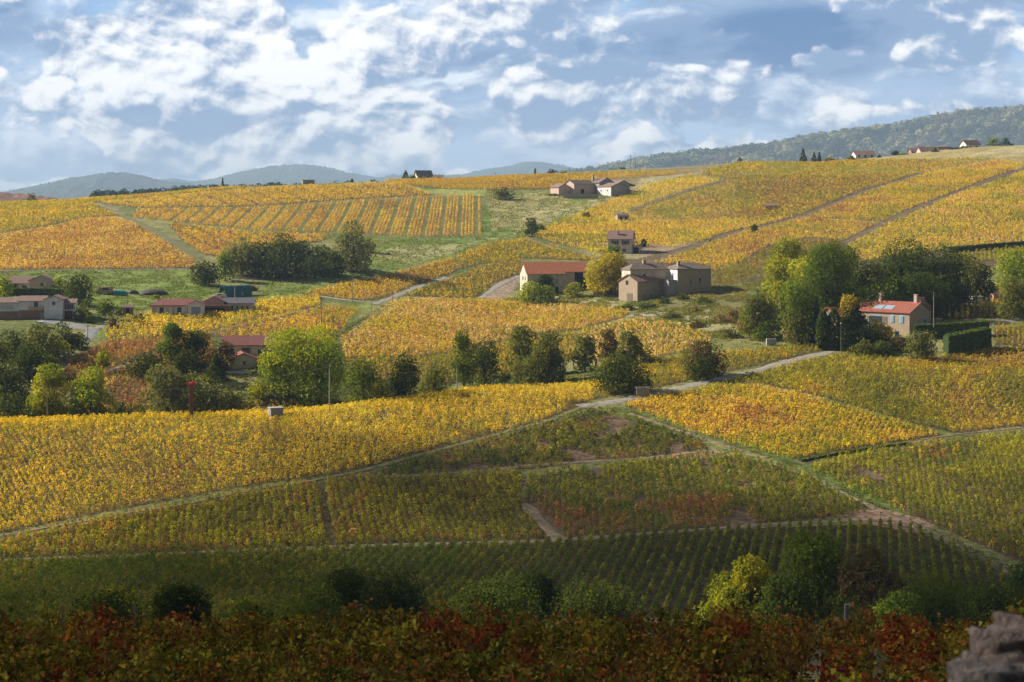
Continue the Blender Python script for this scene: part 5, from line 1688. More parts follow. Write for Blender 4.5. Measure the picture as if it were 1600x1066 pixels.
gt = House('garden_gate', 'light blue garden gate standing open before the farmhouse steps', 'gate', 1399, 530, -20, 380)
MB().box(0, .9, 0, .08, 0, 1.9).build('panel', BLU, gt.root)
MB().box(-.14, 0, -.03, .12, -.3, 2.1).build('post', WHT, gt.root)
# stone wall behind the farmhouse
wl = House('stone_wall', 'long dry stone wall behind the farmhouse roof', 'wall', 1390, 484, -2, 440)
MB().box(0, 12, 0, .6, -2, 3.2).build('masonry', STG, wl.root)
MB().box(-.1, 12.1, -.08, .68, 3.2, 3.35).build('coping', STO, wl.root)
bd = House('stone_boulder', 'pale rough stone block wall end beside the farm road', 'wall', 1198, 540, 5, 380)
MB().box(0, 2.4, 0, .8, -1, 1.6).build('masonry', CON, bd.root)
# huts right of the hedge
H = House('garden_hut', 'small grey hut with orange door side between vineyard strips at the right edge', 'hut', 1520, 476, 10, 440)
H.block(0, 3.0, 0, 2.4, 2.0, 0, PLG, CON, over=.2)
H.block(6.0, 9.4, 0, 2.4, 2.6, 0, surf('plaster_orange', (0.5, 0.27, 0.16), (0.42, 0.22, 0.13), 1), CON, over=.2)
H.door('F', 0, 7.2, 0, .8, 1.9, DRK)
# board fence in the garden
fn = House('board_fence', 'short grey board fence in front of the clipped hedge', 'fence', 1419, 560, 14, 370)
B = MB()
for k in range(14):
    B.box(k * .24, k * .24 + .21, 0, .04, 0, 1.1 + .05 * rnd.random())
B.build('boards', WOD, fn.root)
for x in (0, 1.6, 3.3):
    MB().box(x - .06, x + .06, .05, .16, -.3, 1.25).build('post', WOD, fn.root)

# village
H = House('pink_gabled_house', 'pink house with gable front and brownish roof at upper left above the white house', 'house', 45, 458, 5, 440)
H.block(0, 7.2, 0, 8, 3.5, 1.5, PLP, RBR, ridge='y', found=3)
H.window('F', 0, 3.7, 2.0, .9, .9, shutter=WHT, one=True)
H.door('F', 0, 3.6, -.9, 6.2, 1.0, MAR, 'basement_door')
H.block(-6.4, 0, 2, 9, 2.7, 1.6, PLA, RBR, ridge='x')
H.window('F', 2, -1.6, .6, 1.4, 1.5, shutter=WHT)
H.window('F', 2, -4.6, .6, .9, 1.2)
H = House('white_balcony_house', 'white two-storey house with wooden balcony and brown lower wall at the left edge', 'house', 69, 499, 6, 420)
H.block(0, 4.6, 0, 8, 5.0, .9, PLW, RBR, ridge='y', found=3)
H.window('F', 0, 2.4, 3.6, .8, .9)
H.block(4.6, 7.4, 2.4, 8, 4.0, .8, PLW, RBR, ridge='x', found=3)
H.window('F', 2.4, 5.9, 2.4, 1.0, 1.3, shutter=MAR)
H.door('F', 2.4, 5.8, 0, 2.0, 2.0, MAR, 'garage_door')
H.block(-6.5, 0, 1.0, 8, 4.6, 1.1, PLW, RBR, ridge='x', found=3)
H.plate('F', 1.0, -3.2, 0, 6.4, 2.3, .01, .07).build('lower_wall', PLB, H.root)
H.window('F', 1.0, -2.2, 3.0, 1.0, 1.4)
bl = MB().box(-3.8, -.2, -.3, 1.0, 2.3, 2.45)
bl.box(-3.8, -.2, -.3, -.24, 2.45, 3.2)
bl.build('balcony', surf('pale_wood', (0.5, 0.38, 0.2), (0.42, 0.3, 0.16), 3), H.root)
H.block(-16, -6.5, 1.6, 8.6, 4.2, 1.0, PLW, RBR, ridge='x', found=3)
H.plate('F', 1.6, -11.2, -.3, 9.4, 2.3, .01, .07).build('lower_wall', PLB, H.root)
H.window('F', 1.6, -9.6, 2.4, 3.2, 1.2, pane=MET)
wl = House('ramp_wall', 'low grey wall of the ramp in front of the white balcony house', 'wall', 18, 497, -8, 415)
MB().box(0, 9.5, 0, .3, -1, 1.4).build('masonry', PLG, wl.root)
MB().box(-.05, 9.55, -.04, .34, 1.4, 1.5).build('coping', CON, wl.root)
H = House('long_pink_house', 'long low cream-pink house with a maroon roof and grey-blue garage door', 'house', 237, 493, 5, 430)
H.block(0, 12.6, 0, 7, 2.5, 1.7, PLA, RMA, ridge='x', hip=3, found=2, over=.6)
for c in (2.6, 7.2):
    H.window('F', 0, c, .2, 1.1, 1.9, shutter=WHT)
H.window('F', 0, 9.8, .3, .9, 1.7, shutter=WHT)
H.door('F', 0, 4.9, 0, .9, 2.1, WHT)
H.block(9.6, 13.6, -1.6, 3, 2.9, .9, PLW, RMA, ridge='y', over=.1)
H.door('F', -1.6, 11.7, 0, 2.4, 2.3, GBL, 'garage_door')
H = House('pink_annexe_house', 'pink gabled house with dark grey roof right of the long maroon-roofed house', 'house', 317, 489, 6, 440)
H.block(0, 5.4, 2, 9, 2.9, 1.3, PLP, RMA, ridge='y', over=.5)
H.block(5.4, 13.5, 3.5, 10, 2.3, 1.3, PLA, RSL, ridge='x', over=.3)
for k in range(5):
    H.window('F', 3.5, 6.3 + k * 1.35, .5, .6, 1.2)
H.block(-.3, 7.0, -1.2, 1.9, 1.9, 0, WOD, RMA, name='carport', rname='carport_roof')
H.door('F', -1.2, 3, 0, 5.6, 1.4, DRK, 'dark_bay_panel')  # dark panel paints in the shade under the carport
# tunnel shed
H = House('tunnel_shed', 'dark green half-round tunnel shed at the edge of the meadow', 'shed', 352, 465, 36, 450)
n = 14
R, L, wl_ = 1.9, 8.8, 1.75
V = []
arc = [(math.cos(math.pi * k / n) * -2.1 + 0, math.sin(math.pi * k / n) * 3.4) for k in range(n + 1)]
Vs = []
for x in (0, L):
    Vs += [(x, a + 2.1, z) for a, z in arc] + [(x, a * .96 + 2.1, z * .97 - .02) for a, z in arc]
q = n + 1
Fc = []
for k in range(n):
    Fc += [(k, k + 1, 2 * q + k + 1, 2 * q + k), (q + k, q + k + 1, 3 * q + k + 1, 3 * q + k), (k, k + 1, q + k + 1, q + k), (2 * q + k, 2 * q + k + 1, 3 * q + k + 1, 3 * q + k)]
TEAL = surf('teal_sheet', (0.02, 0.14, 0.15), (0.015, 0.10, 0.11), .8, 0.5, 0.2, 2)
MB().poly(Vs, Fc).build('shell', TEAL, H.root, smooth=False)
MB().box(L - .2, L - .1, .2, 4.0, 0, 2.6).build('back_wall', TEAL, H.root)
# sheets and heaps beside the garden
def heap(name, label, cat, px, py, wpx, hpx, mat, Ymin=440):
    p = hit(px, py, Ymin)
    mm = p.y / F
    V0, F0 = ico(3)
    d = 1 + .35 * (fbm(V0[:, 0] * 2 + px, V0[:, 1] * 2 + V0[:, 2] * 2, 3)[:, None] - .5)
    V = V0 * d * np.array([wpx * mm / 2, wpx * mm / 3.2, hpx * mm])
    V[:, 2] = np.maximum(V[:, 2], -.15)
    o = mesh_np(name, V, F0, mat, smooth=True)
    o.location = p
    return tag(o, label, cat)
heap('tarpaulin_heap', 'teal green tarpaulin over a heap beside the little camper', 'tarpaulin', 185, 461, 29, 7, surf('tarp_teal', (0.02, 0.30, 0.27), (0.02, 0.25, 0.22), 1, .5, .4, 3))
heap('earth_heap', 'long dark heap right of the teal tarpaulin', 'heap', 240, 460, 48, 7.5, surf('dark_sheet', (0.05, 0.04, 0.045), (0.08, 0.06, 0.055), 1, .7, .6, 3))
heap('earth_heap', 'small dark heap touching the teal tarpaulin', 'heap', 208, 459, 17, 6, _m['dark_sheet'])
# camper, pallets, cars
def car(label, px, py, rot, paint, Ymin=400, van=False, cat='car', lift=0.0):
    p = hit(px, py, Ymin)
    p.z += lift
    t = thing('parked_van' if van else 'parked_car', label, cat, p, rad(rot))
    L_, W_, Hh = (4.6, 2.0, 2.2) if van else (4.1, 1.7, 1.42)
    B = MB()
    if van:
        prof = [(-L_ / 2, .35), (L_ / 2, .35), (L_ / 2, 1.0), (L_ / 2 - .5, 1.15), (L_ / 2 - 1.1, 2.1), (-L_ / 2, 2.2)]
    else:
        prof = [(-L_ / 2, .35), (L_ / 2, .35), (L_ / 2, .72), (L_ / 2 - 1.1, .92), (L_ / 2 - 1.8, 1.38), (-L_ / 2 + 1.0, 1.42), (-L_ / 2 + .15, .98), (-L_ / 2, .9)]
    n_ = len(prof)
    V = [(x, -W_ / 2, z) for x, z in prof] + [(x, W_ / 2, z) for x, z in prof]
    B.poly(V, [tuple(range(n_)), tuple(range(n_, 2 * n_))[::-1]] + [(k, (k + 1) % n_, n_ + (k + 1) % n_, n_ + k) for k in range(n_)])
    body = B.build('body', paint, t, bevel=.06)
    g = MB()
    if van:
        g.box(-1.6, .2, -W_ / 2 - .02, W_ / 2 + .02, 1.25, 1.85)
    else:
        g.poly([(x, y, z) for y in (-W_ / 2 - .015, W_ / 2 + .015) for x, z in ((-1.2, .98), (.55, .98), (.15, 1.3), (-.95, 1.33))], [(0, 1, 2, 3), (4, 5, 6, 7), (0, 1, 5, 4), (1, 2, 6, 5), (2, 3, 7, 6), (3, 0, 4, 7)])
    g.build('side_windows', GLS, t)
    for x in (-L_ / 2 + .75, L_ / 2 - .75):
        for y in (-W_ / 2, W_ / 2):
            wb = MB()
            wb.tube([(x, y - .12, .32), (x, y + .12, .32)], .32, 14)
            w = wb.build('wheel', BLK, t)
            MB().tube([(x, y - .135, .32), (x, y + .135, .32)], .17, 10).build('rim', MET, w)
    for y in (-.6, .6):
        MB().box(L_ / 2 - .03, L_ / 2 + .03, y - .16, y + .16, .58, .74).build('headlight', WHT, t)
    return t
car('small white car parked in front of the ramp wall', 62, 511, 170, WHT, 395)
car('little brown camper van with a teal side standing on the village lawn', 163, 460, 175, surf('camper_tan', (0.42, 0.28, 0.18), (0.36, 0.24, 0.16), 1), 440, True, 'camper van')
car('grey-white car beside the entrance of the tunnel shed', 343, 466, 160, MET, 440)
t = thing('water_tank', 'white cubic water tank in front of the tunnel shed', 'tank', hit(377, 463, 440))
MB().box(-.55, .55, -.5, .5, .12, 1.15).build('tank', WHT, t, bevel=.08)
MB().box(-.6, .6, -.55, .55, 0, .12).build('pallet', WOD, t)
# shed in the pink house garden
H = House('garden_shed', 'small brown garden shed left of the long pink house', 'shed', 192, 491, 8, 430)
H.block(0, 2.6, 0, 2, 1.7, .5, PLB, RBR, over=.2)
H.door('F', 0, 1.3, 0, .8, 1.6, DRK)
# red roof hamlet house
H = House('red_roofed_house', 'hamlet house with wide red roof half hidden behind the great green tree', 'house', 350, 566, 8, 400)
H.block(0, 10.5, 3, 10, 3.8, 1.7, PLA, RMA, ridge='x', found=4, over=.6)
H.window('F', 3, 1.8, 1.4, 1.2, 1.4)
H.window('F', 3, 5.0, 1.6, 2.0, 1.4, frame=PLG)
H.window('F', 3, 8.2, 1.6, .9, 1.3)
H = House('pale_garage', 'low pale garage with a red roof in front of the red-roofed hamlet house', 'garage', 361, 577, 14, 390)
H.block(0, 5.6, 0, 6, 2.3, 1.2, PLA, RRD, ridge='y', found=3)
H.window('F', 0, 3.0, .9, .7, .9)
wl = House('garden_wall', 'white garden wall below the pale garage', 'wall', 352, 584, -8, 385)
MB().box(0, 5.5, 0, .3, -1, .5).build('masonry', WHT, wl.root)
MB().box(-.05, 5.55, -.04, .34, .5, .58).build('coping', CON, wl.root)
# skyline hamlet
def far_house(label, px, py, w, h, rise, rot, wall, roof, Y, ridge='x', nw=2):
    H = House('hamlet_house', label, 'house', px, py, rot, Y=Y, group='hamlet houses on the right skyline')
    H.block(0, w, 0, w * .6, h, rise, wall, roof, ridge=ridge, found=8, over=.5)
    for k in range(nw):
        H.window('F', 0, w * (k + .5) / nw, h * .5, 1.1, 1.3, frame=BLK)
    return H
far_house('white house with low pink roof on the right skyline beside the conifer trio', 1337, 251, 11, 3.2, 2.0, 10, PLW, RBR, 960, nw=3)
far_house('pink-roofed house left of the dark conifer on the skyline', 1439, 248, 10, 4.0, 2.4, 12, PLP, RBR, 960)
far_house('brown house at the left end of the hamlet', 1424, 248, 8, 4.2, 1.6, 8, PLB, RBR, 990)
far_house('pink house right of the dark conifer on the skyline', 1468, 246, 7, 3.6, 2.0, 12, PLP, RMA, 960)
far_house('highest white hamlet house with gable on the right skyline', 1510, 238, 9.5, 4.4, 2.2, 25, PLW, RBR, 985)
far_house('cream house half sunk behind the skyline left of centre', 652, 284, 8, 3.4, 2.4, 20, PLA, RGY, 930)
far_house('long low grey-roofed house half sunk behind the skyline left of centre', 668, 284, 8, 2.0, 1.4, 4, PLG, RBR, 940)
far_house('small reddish-roofed building behind the skyline right of the line poles', 1083, 270, 6, 2.4, 1.4, 10, PLP, RBR, 990, nw=1)
# domed tower
Yt = 1060
mt = Yt / F
tw = thing('domed_tower', 'small church tower with dark dome and spike behind the skyline', 'tower', ((1155 - 800) * mt, Yt, -(258 - HY) * mt))
MB().tube([(0, 0, -10), (0, 0, 1.2)], 2.0, 12).build('shaft', PLW, tw)
dm = MB()
pr = [(2.2, 1.2), (2.3, 2.0), (2.0, 3.0), (1.3, 3.9), (.5, 4.5), (.18, 5.0), (.08, 8.2)]
for i in range(len(pr) - 1):
    V = []
    for r_, z in (pr[i], pr[i + 1]):
        V += [(r_ * math.cos(k * math.pi / 6), r_ * math.sin(k * math.pi / 6), z) for k in range(12)]
    dm.poly(V, [(k, (k + 1) % 12, 12 + (k + 1) % 12, 12 + k) for k in range(12)])
dm.build('dome', RSL, tw)

# ------------------------------------------------------------------ clipped hedges
HG = surf('hedge_green', (0.05, 0.085, 0.016), (0.03, 0.05, 0.012), 6, .95, .8, 12)
def hedge(label, pts, w, h, Ymin=380, pal='dark', leafk=2.6, group='clipped hedges'):
    P = [hit(x, y, Ymin) for x, y in pts]
    root = thing('clipped_hedge', label, 'hedge', P[0], 0, group)
    o0 = P[0]
    V, Cc = [], []
    core = MB()
    r = np.random.default_rng(abs(int(pts[0][0])))
    for i in range(len(P) - 1):
        a, b_ = P[i] - o0, P[i + 1] - o0
        d = Vector((b_.x - a.x, b_.y - a.y, 0))
        L_ = d.length
        d.normalize()
        nn = Vector((-d.y, d.x, 0)) * w / 2
        core.poly([a - nn * .9 + Vector((0, 0, -1)), b_ - nn * .9 + Vector((0, 0, -1)), b_ + nn * .9 + Vector((0, 0, -1)), a + nn * .9 + Vector((0, 0, -1)),
                   a - nn * .9 + Vector((0, 0, h * .95)), b_ - nn * .9 + Vector((0, 0, h * .95)), b_ + nn * .9 + Vector((0, 0, h * .95)), a + nn * .9 + Vector((0, 0, h * .95))],
                  [(0, 1, 2, 3), (4, 5, 6, 7), (0, 1, 5, 4), (1, 2, 6, 5), (2, 3, 7, 6), (3, 0, 4, 7)])
        mm = P[i].y / F
        leaf = leafk * mm
        n = int(L_ * (2 * h + w) / (leaf * leaf) * 1.5)
        u = r.uniform(0, 1, n)
        side = r.uniform(0, 2 * h + w, n)
        lat = np.where(side < h, -1, np.where(side < 2 * h, 1, (side - 2 * h) / w * 2 - 1))
        zz = np.where(side < h, side, np.where(side < 2 * h, side - h, h))
        cx = a.x + (b_.x - a.x) * u + nn.x * lat + r.normal(0, .06, n)
        cy = a.y + (b_.y - a.y) * u + nn.y * lat + r.normal(0, .06, n)
        cz = a.z + (b_.z - a.z) * u + zz + r.normal(0, .07, n)
        nr_ = np.stack([nn.x * lat, nn.y * lat, np.where(side > 2 * h, 1.0, 0.1)], 1)
        pc = np.array(PALT[pal])
        v, c_ = leaves(np.stack([cx, cy, cz], 1), nr_, leaf, pc[r.integers(0, 3, n)] * r.uniform(.7, 1.3, (n, 1)), r, .45)
        V.append(v)
        Cc.append(c_)
    V = np.concatenate(V)
    mesh_np('foliage', V, np.arange(len(V)).reshape(-1, 4), TLEAF, np.concatenate(Cc), parent=root)
    core.build('inner_twigs', HG, root)
hedge('tall box-shaped dark hedge in front of the right vineyard', [(1478, 556), (1545, 543)], 2.2, 4.8, 380, 'green')
hedge('long clipped hedge running along the right side of the farmhouse', [(1428, 530), (1470, 528), (1545, 524)], 1.4, 3.5, 385, 'green')
hedge('dark hedge between the vineyards at the far right slope', [(1482, 395), (1540, 390), (1640, 382)], 2.0, 1.7, 480, 'dark')
hedge('low clipped hedge between the two left village houses', [(-10, 463), (60, 462), (132, 466)], 1.6, 2.2, 425, 'green')
hedge('shaggy dark hedge under the vineyard strip at the right edge', [(1470, 474), (1520, 472)], 2.0, 1.6, 440, 'dark')
hedge('dark bushy verge hedge along the grassy lane below the orange vineyard', [(1250, 722), (1300, 712), (1360, 702), (1420, 694)], .9, .45, 280, 'olive', 3.4)

# ------------------------------------------------------------------ poles and lines
POLE = surf('grey_pole', (0.26, 0.23, 0.20), (0.20, 0.18, 0.16), 3, .9)
tops = {}
def pole(label, px, yt, yb, cat='utility pole', name='utility_pole', Y=None, Ymin=395, r=.13, cross=True, mat=None, group='wooden line poles'):
    if Y is None:
        p = hit(px, yb, Ymin)
    else:
        p = Vector(((px - 800) / F * Y, Y, -(yb - HY) / F * Y))
    h = (yb - yt) * p.y / F
    t = thing(name, label, cat, p, 0, group)
    MB().tube([(0, 0, -1.2), (0, 0, h)], r, 8, r * .7).build('shaft', mat or POLE, t)
    if cross:
        MB().box(-.55, .55, -.06, .06, h - .35, h - .22).build('crossarm', WOD, t)
    tops[px] = p + Vector((0, 0, h - .2))
    return t
pole('tall concrete pole on the yellow crest in front of the great green tree', 515, 571, 641, Y=347, r=.15, mat=CON)
pole('thin pole on the yellow crest between the yellow tree and pale green tree', 74, 603, 662, Y=350, r=.10)
pole('concrete pole on the crest left of the upright green tree', 714, 572, 605, Y=384, r=.13, mat=CON)
pole('pole beside the village road below the balcony house', 68, 532, 563)
pole('pole at the village road bend', 137, 508, 534)
pole('pole in front of the low clipped hedge by the white house', 103, 440, 470)
pole('pole on the lawn right of the lollipop tree', 199, 456, 489)
pole('pole in front of the pink annexe house', 367, 447, 482, mat=CON)
pole('tall pole in the yellow vineyard left of the gravel path', 551, 433, 473)
pole('pole beside the gravel path, left of the highest one', 639, 425, 452)
pole('pole at the upper end of the gravel path', 712, 393, 426)
pole('pole in the orange-yellow vineyard above the great green tree', 502, 464, 515)
pole('short pole at the foot of the grassy double track', 521, 494, 526)
pole('short pole in the middle of the grassy double track', 581, 466, 490)
pole('slim pole at the edge of the golden sheet vineyard', 613, 452, 472)
pole('pole in the vineyard left of the barn', 740, 435, 466)
pole('pole in the vineyard below the lone hillside house', 877, 374, 400, Ymin=480)
pole('left tall line pole behind the hill farm', 985, 243, 275, Y=900, r=.18)
pole('middle tall line pole behind the hill farm', 993, 248, 279, Y=880, r=.18)
pole('right tall line pole beside the hill farm', 1000, 256, 289, Y=840, r=.18)
pole('pole in the small vineyard under the woods at right', 1503, 425, 466, Ymin=430, r=.17, mat=CON)
pole('wooden pole at the farmhouse gable', 1459, 456, 503, Y=405, r=.12)
pole('short T-topped pole on the skyline', 718, 276, 283, Y=930, r=.2)
pole('short pole on the skyline right of the T-topped pole', 774, 270, 281, Y=930, r=.15)
t = pole('garden lamp post before the dark cypress', 1314, 506, 552, 'lamp post', 'lamp_post', None, 380, .07, False, None, None)
h = (552 - 506) * t.location.y / F
MB().tube([(0, 0, h), (0, 0, h + .22)], .16, 10).build('lamp_head', WHT, t)
def cable(label, a, b_, sag=1.2, r=.022):
    pts = []
    for k in range(25):
        u = k / 24
        p = a.lerp(b_, u)
        p.z -= sag * 4 * u * (1 - u)
        pts.append(p)
    o = MB().tube(pts, r, 5).build('power_cable', WIRE)
    tag(o, label, 'cable', 'overhead cables')
cable('overhead cable running left across the great green tree from the concrete pole', tops[74], tops[515], 2.2, .014)
cable('overhead cable crossing the frame edge from the left crest pole', tops[74], Vector((-122, 352, tops[74].z - .5)), .6, .012)
cable('overhead cable between the two concrete poles on the crest', tops[515], tops[714], 1.2, .013)
cable('overhead cable between the leftmost pair of hilltop line poles', tops[985], tops[993], .3, .03)
cable('overhead cable along the grassy double track', tops[581], tops[551], .5, .02)
# red wind machine
p = Vector(((299 - 800) / F * 351, 351, gz((299 - 800) / F * 351, 351)))
RED = surf('red_paint', (0.62, 0.03, 0.04), (0.52, 0.03, 0.04), 2, .5)
RUSTM = surf('rusty_red', (0.26, 0.10, 0.045), (0.16, 0.07, 0.04), 2, .8)
t = thing('wind_machine', 'red vineyard wind machine on a thick rust-coloured mast at the crest', 'wind machine', p, rad(8))
t.scale = (1.25, 1.25, 1.0)
hh = (653 - 600) * 351 / F
MB().box(-.32, .32, -.32, .32, -.5, hh - .3).build('mast', RUSTM, t, bevel=.05)
MB().box(-.42, .55, -.4, .4, hh - .3, hh + .18).box(.1, .5, -.2, .2, hh + .18, hh + .5).build('motor_housing', RED, t, bevel=.05)
bl = MB()
for (x0, x1, z0, z1) in ((-.4, -2.1, 0.05, -.12), (.5, 1.1, .05, .08)):
    bl.poly([(x0, -.12, hh + z0), (x1, -.2, hh + z1), (x1, .16, hh + z1 - .05), (x0, .12, hh + z0 - .1), (x0, -.12, hh + z0 + .1), (x1, -.2, hh + z1 + .1), (x1, .16, hh + z1 + .05), (x0, .12, hh + z0)],
            [(0, 1, 2, 3), (4, 5, 6, 7), (0, 1, 5, 4), (1, 2, 6, 5), (2, 3, 7, 6), (3, 0, 4, 7)])
bl.build('blade', RED, t)

# ------------------------------------------------------------------ far hills
def ridge_mesh(name, prof, D, depth, base, mat, col, step, rough, label=None, kind='structure', back=1200):
    xs = np.array([p_[0] for p_ in prof], float)
    ys = np.array([p_[1] for p_ in prof], float)
    px = np.arange(xs[0], xs[-1], step)
    yy = np.interp(px, xs, ys)
    for _ in range(int(18 / step)):
        yy[1:-1] = (yy[:-2] + 2 * yy[1:-1] + yy[2:]) / 4
    top = -(yy - HY) / F * D
    v = np.concatenate([np.linspace(-depth, 0, 46), np.linspace(0, back, 12)[1:]])
    Xg = (px - 800)[None, :] / F * (D + v[:, None] * 0.6)
    Yg = np.repeat(D + v[:, None], len(px), 1)
    t_ = np.clip(-v / depth, 0, 1)[:, None]
    tb = np.clip(v / back, 0, 1)[:, None]
    prof_ = np.where(v[:, None] <= 0, 1 - t_ ** 1.4, 1 - tb)
    amp = (top - base)
    Zg = base + amp[None, :] * prof_
    ns = fbm(Xg / (D * .06), Yg / (D * .09), 5) - .5
    Zg += ns * amp[None, :] * 0.55 * np.clip(t_ * 2.2, 0, 1)
    Zg += (rng.random(Zg.shape) - .5) * rough * 1.0 + (fbm(Xg / (rough * 6), Yg / (rough * 10), 3) - .5) * rough * 1.6
    idx = np.arange(Xg.size).reshape(Xg.shape)
    fc = np.stack([idx[:-1, :-1], idx[:-1, 1:], idx[1:, 1:], idx[1:, :-1]], -1).reshape(-1, 4)
    cn = np.clip((fbm(Xg / (D * .02), Yg / (D * .03), 4) - .35) / .3, 0, 1)[..., None]
    cc = np.array(col[0]) * (1 - cn) + np.array(col[1]) * cn
    o = mesh_np(name, np.stack([Xg, Yg, Zg], -1).reshape(-1, 3), fc, mat, cc.reshape(-1, 3), True)
    return tag(o, label, kind=kind), (px, top)
WOODC = [(0.035, 0.06, 0.035), (0.06, 0.08, 0.045)]
ridge_mesh('hills', [(-400, 300), (-100, 308), (0, 302), (60, 291), (110, 279), (150, 273), (165, 271), (172, 267), (180, 269), (215, 273), (260, 284), (330, 292), (450, 300)], 7500, 1900, -75, GROUND, WOODC, 1.5, 9)
ridge_mesh('hills', [(180, 290), (240, 281), (275, 279), (300, 284), (340, 279), (380, 268), (420, 261), (478, 257), (500, 260), (560, 273), (600, 279), (660, 278), (720, 273), (780, 262), (820, 255), (850, 254), (880, 259), (930, 272), (1000, 285)], 9800, 2200, -75, GROUND, WOODC, 1.5, 11)
ridge_mesh('hills', [(560, 284), (600, 277), (650, 271), (675, 271), (720, 278), (800, 282)], 8900, 1800, -75, GROUND, WOODC, 1.5, 11)
ridge_mesh('hills', [(-500, 290), (-100, 294), (0, 300), (60, 306), (120, 314), (200, 324)], 1500, 260, -70, GROUND, [(0.22, 0.10, 0.07), (0.28, 0.15, 0.09)], 3, 1, back=600)

# wooded hill on the right: hill + wood (one stuff mesh of crowns)
FD = 4600
fprof = [(850, 282), (900, 274), (940, 270), (1000, 257), (1050, 249), (1100, 245), (1150, 241), (1200, 234), (1260, 222), (1330, 213), (1400, 204), (1440, 197), (1480, 188), (1530, 180), (1580, 176), (1700, 172), (1900, 170), (2100, 170)]
fo, (fpx, ftop) = ridge_mesh('hills', fprof, FD, 1050, -70, GROUND, [(0.05, 0.07, 0.025), (0.08, 0.09, 0.03)], 4, 2, back=500)
def crowns(name, label, pts, size, pals, seed, q=34):
    r = np.random.default_rng(seed)
    n = len(pts)
    th = r.uniform(0, 2 * np.pi, (n, q))
    u = r.uniform(-.25, 1, (n, q))
    sz = size * r.uniform(.6, 1.35, n)[:, None]
    rr = np.sqrt(np.clip(1 - u ** 2, 0, 1)) * r.uniform(.8, 1.1, (n, q))
    cen = np.stack([np.cos(th) * rr * sz, np.sin(th) * rr * sz, u * sz * 1.05 + sz * .5], -1) + pts[:, None, :]
    nr_ = np.stack([np.cos(th) * rr, np.sin(th) * rr, u + .2], -1)
    P_ = np.array(pals)
    zn = fbm(pts[:, 0] / 60, pts[:, 1] / 60, 3)
    k = np.clip(((zn - .3) / .4 * .75 + r.random(n) * .6 - .15) * len(P_), 0, len(P_) - 1).astype(int)
    colr = (P_[k][:, None, :] * r.uniform(.7, 1.3, (n, 1, 1)) * r.uniform(.8, 1.2, (n, q, 1))).reshape(-1, 3)
    V, cc = leaves(cen.reshape(-1, 3), nr_.reshape(-1, 3), size * .62, colr, r, .35)
    o = mesh_np(name, V, np.arange(len(V)).reshape(-1, 4), TLEAF, cc)
    return tag(o, label, 'wood', kind='stuff')
co = np.array([v.co[:] for v in fo.data.vertices])
nc = len(fpx)
sel = co[: nc * 46].reshape(46, nc, 3)
ii = rng.uniform(0, 45, 9000)
jj = rng.uniform(0, nc - 1, 9000)
i0, j0 = ii.astype(int), jj.astype(int)
a_, b_ = (ii - i0)[:, None], (jj - j0)[:, None]
i1, j1 = np.minimum(i0 + 1, 45), np.minimum(j0 + 1, nc - 1)
pts = (sel[i0, j0] * (1 - a_) * (1 - b_) + sel[i1, j0] * a_ * (1 - b_) + sel[i0, j1] * (1 - a_) * b_ + sel[i1, j1] * a_ * b_)
pxx, pyy = to_px(pts[:, 0], pts[:, 1], pts[:, 2])
k_ = (pyy < 285) & (pxx > 860)
crowns('wood', 'mixed autumn wood covering the hill behind the right skyline', pts[k_], 11.0,
       [(0.035, 0.065, 0.05), (0.055, 0.09, 0.055), (0.10, 0.14, 0.08), (0.24, 0.27, 0.14), (0.42, 0.42, 0.24), (0.22, 0.19, 0.13)], 5)
# tree line behind the left hill and on the left ridge
xs = np.concatenate([rng.uniform(145, 480, 150), rng.uniform(500, 640, 14)])
Yl = 1250 + rng.uniform(-20, 20, len(xs))
yl = np.interp(xs, [145, 170, 230, 300, 350, 480, 640], [305, 303, 300, 296, 295, 291, 285]) + rng.uniform(-1, 2, len(xs))
ptl = np.stack([(xs - 800) / F * Yl, Yl, -(yl - HY) / F * Yl - 2.5], 1)
crowns('wood', 'dark line of trees just behind the left skyline', ptl, 2.8, [(0.035, 0.055, 0.03), (0.05, 0.07, 0.03)], 6, 40)
ridge_mesh('hills', [(100, 318), (150, 309), (230, 304), (350, 299), (480, 294), (640, 289), (720, 290)], 1250, 120, -60, GROUND, [(0.12, 0.10, 0.05), (0.07, 0.08, 0.03)], 5, .6, back=300)
for (x, yt, w, lab, st_) in ((4, 278, 16, 'tallest dark conifer on the purplish ridge at far left', 'conifer'), (12, 287, 14, 'dark conifer right of the tallest one on the far left ridge', 'conifer'),
                        (24, 292, 20, 'dark trees on the purplish ridge at far left', 'round'), (38, 290, 12, 'dark conifer in the middle of the far left ridge', 'conifer'), (46, 294, 10, 'last dark tree on the far left ridge', 'round'),
                        (-10, 284, 24, 'dark trees cut by the left edge on the far ridge', 'round')):
    tree(x, yt, w, 1490, 'dark', lab, st_, group='trees on the far left ridge', lift=0, pxh=26)
T(50, 302, 17, 828, 'willow', 'grey bushy tree on the left skyline', 'shrub', 'tree', 'tree', G_SK)
T(348, 279, 7, 900, 'dark', 'small conifer poking over the left skyline', 'conifer', 'conifer', group=G_SK)
T(836, 264, 10, 950, 'dark', 'slim conifer on the skyline left of the dark clump', 'conifer', 'conifer', group=G_SK)
T(862, 265, 22, 955, 'dark', 'left half of the dark clump on the skyline', group=G_SK)
T(878, 266, 24, 955, 'dark', 'right half of the dark clump on the skyline', group=G_SK)
T(958, 264, 30, 985, 'olive', 'olive trees on the skyline left of the line poles', 'shrub', group=G_SK)
T(975, 262, 26, 985, 'dark', 'dark trees on the skyline behind the line poles', 'shrub', group=G_SK)

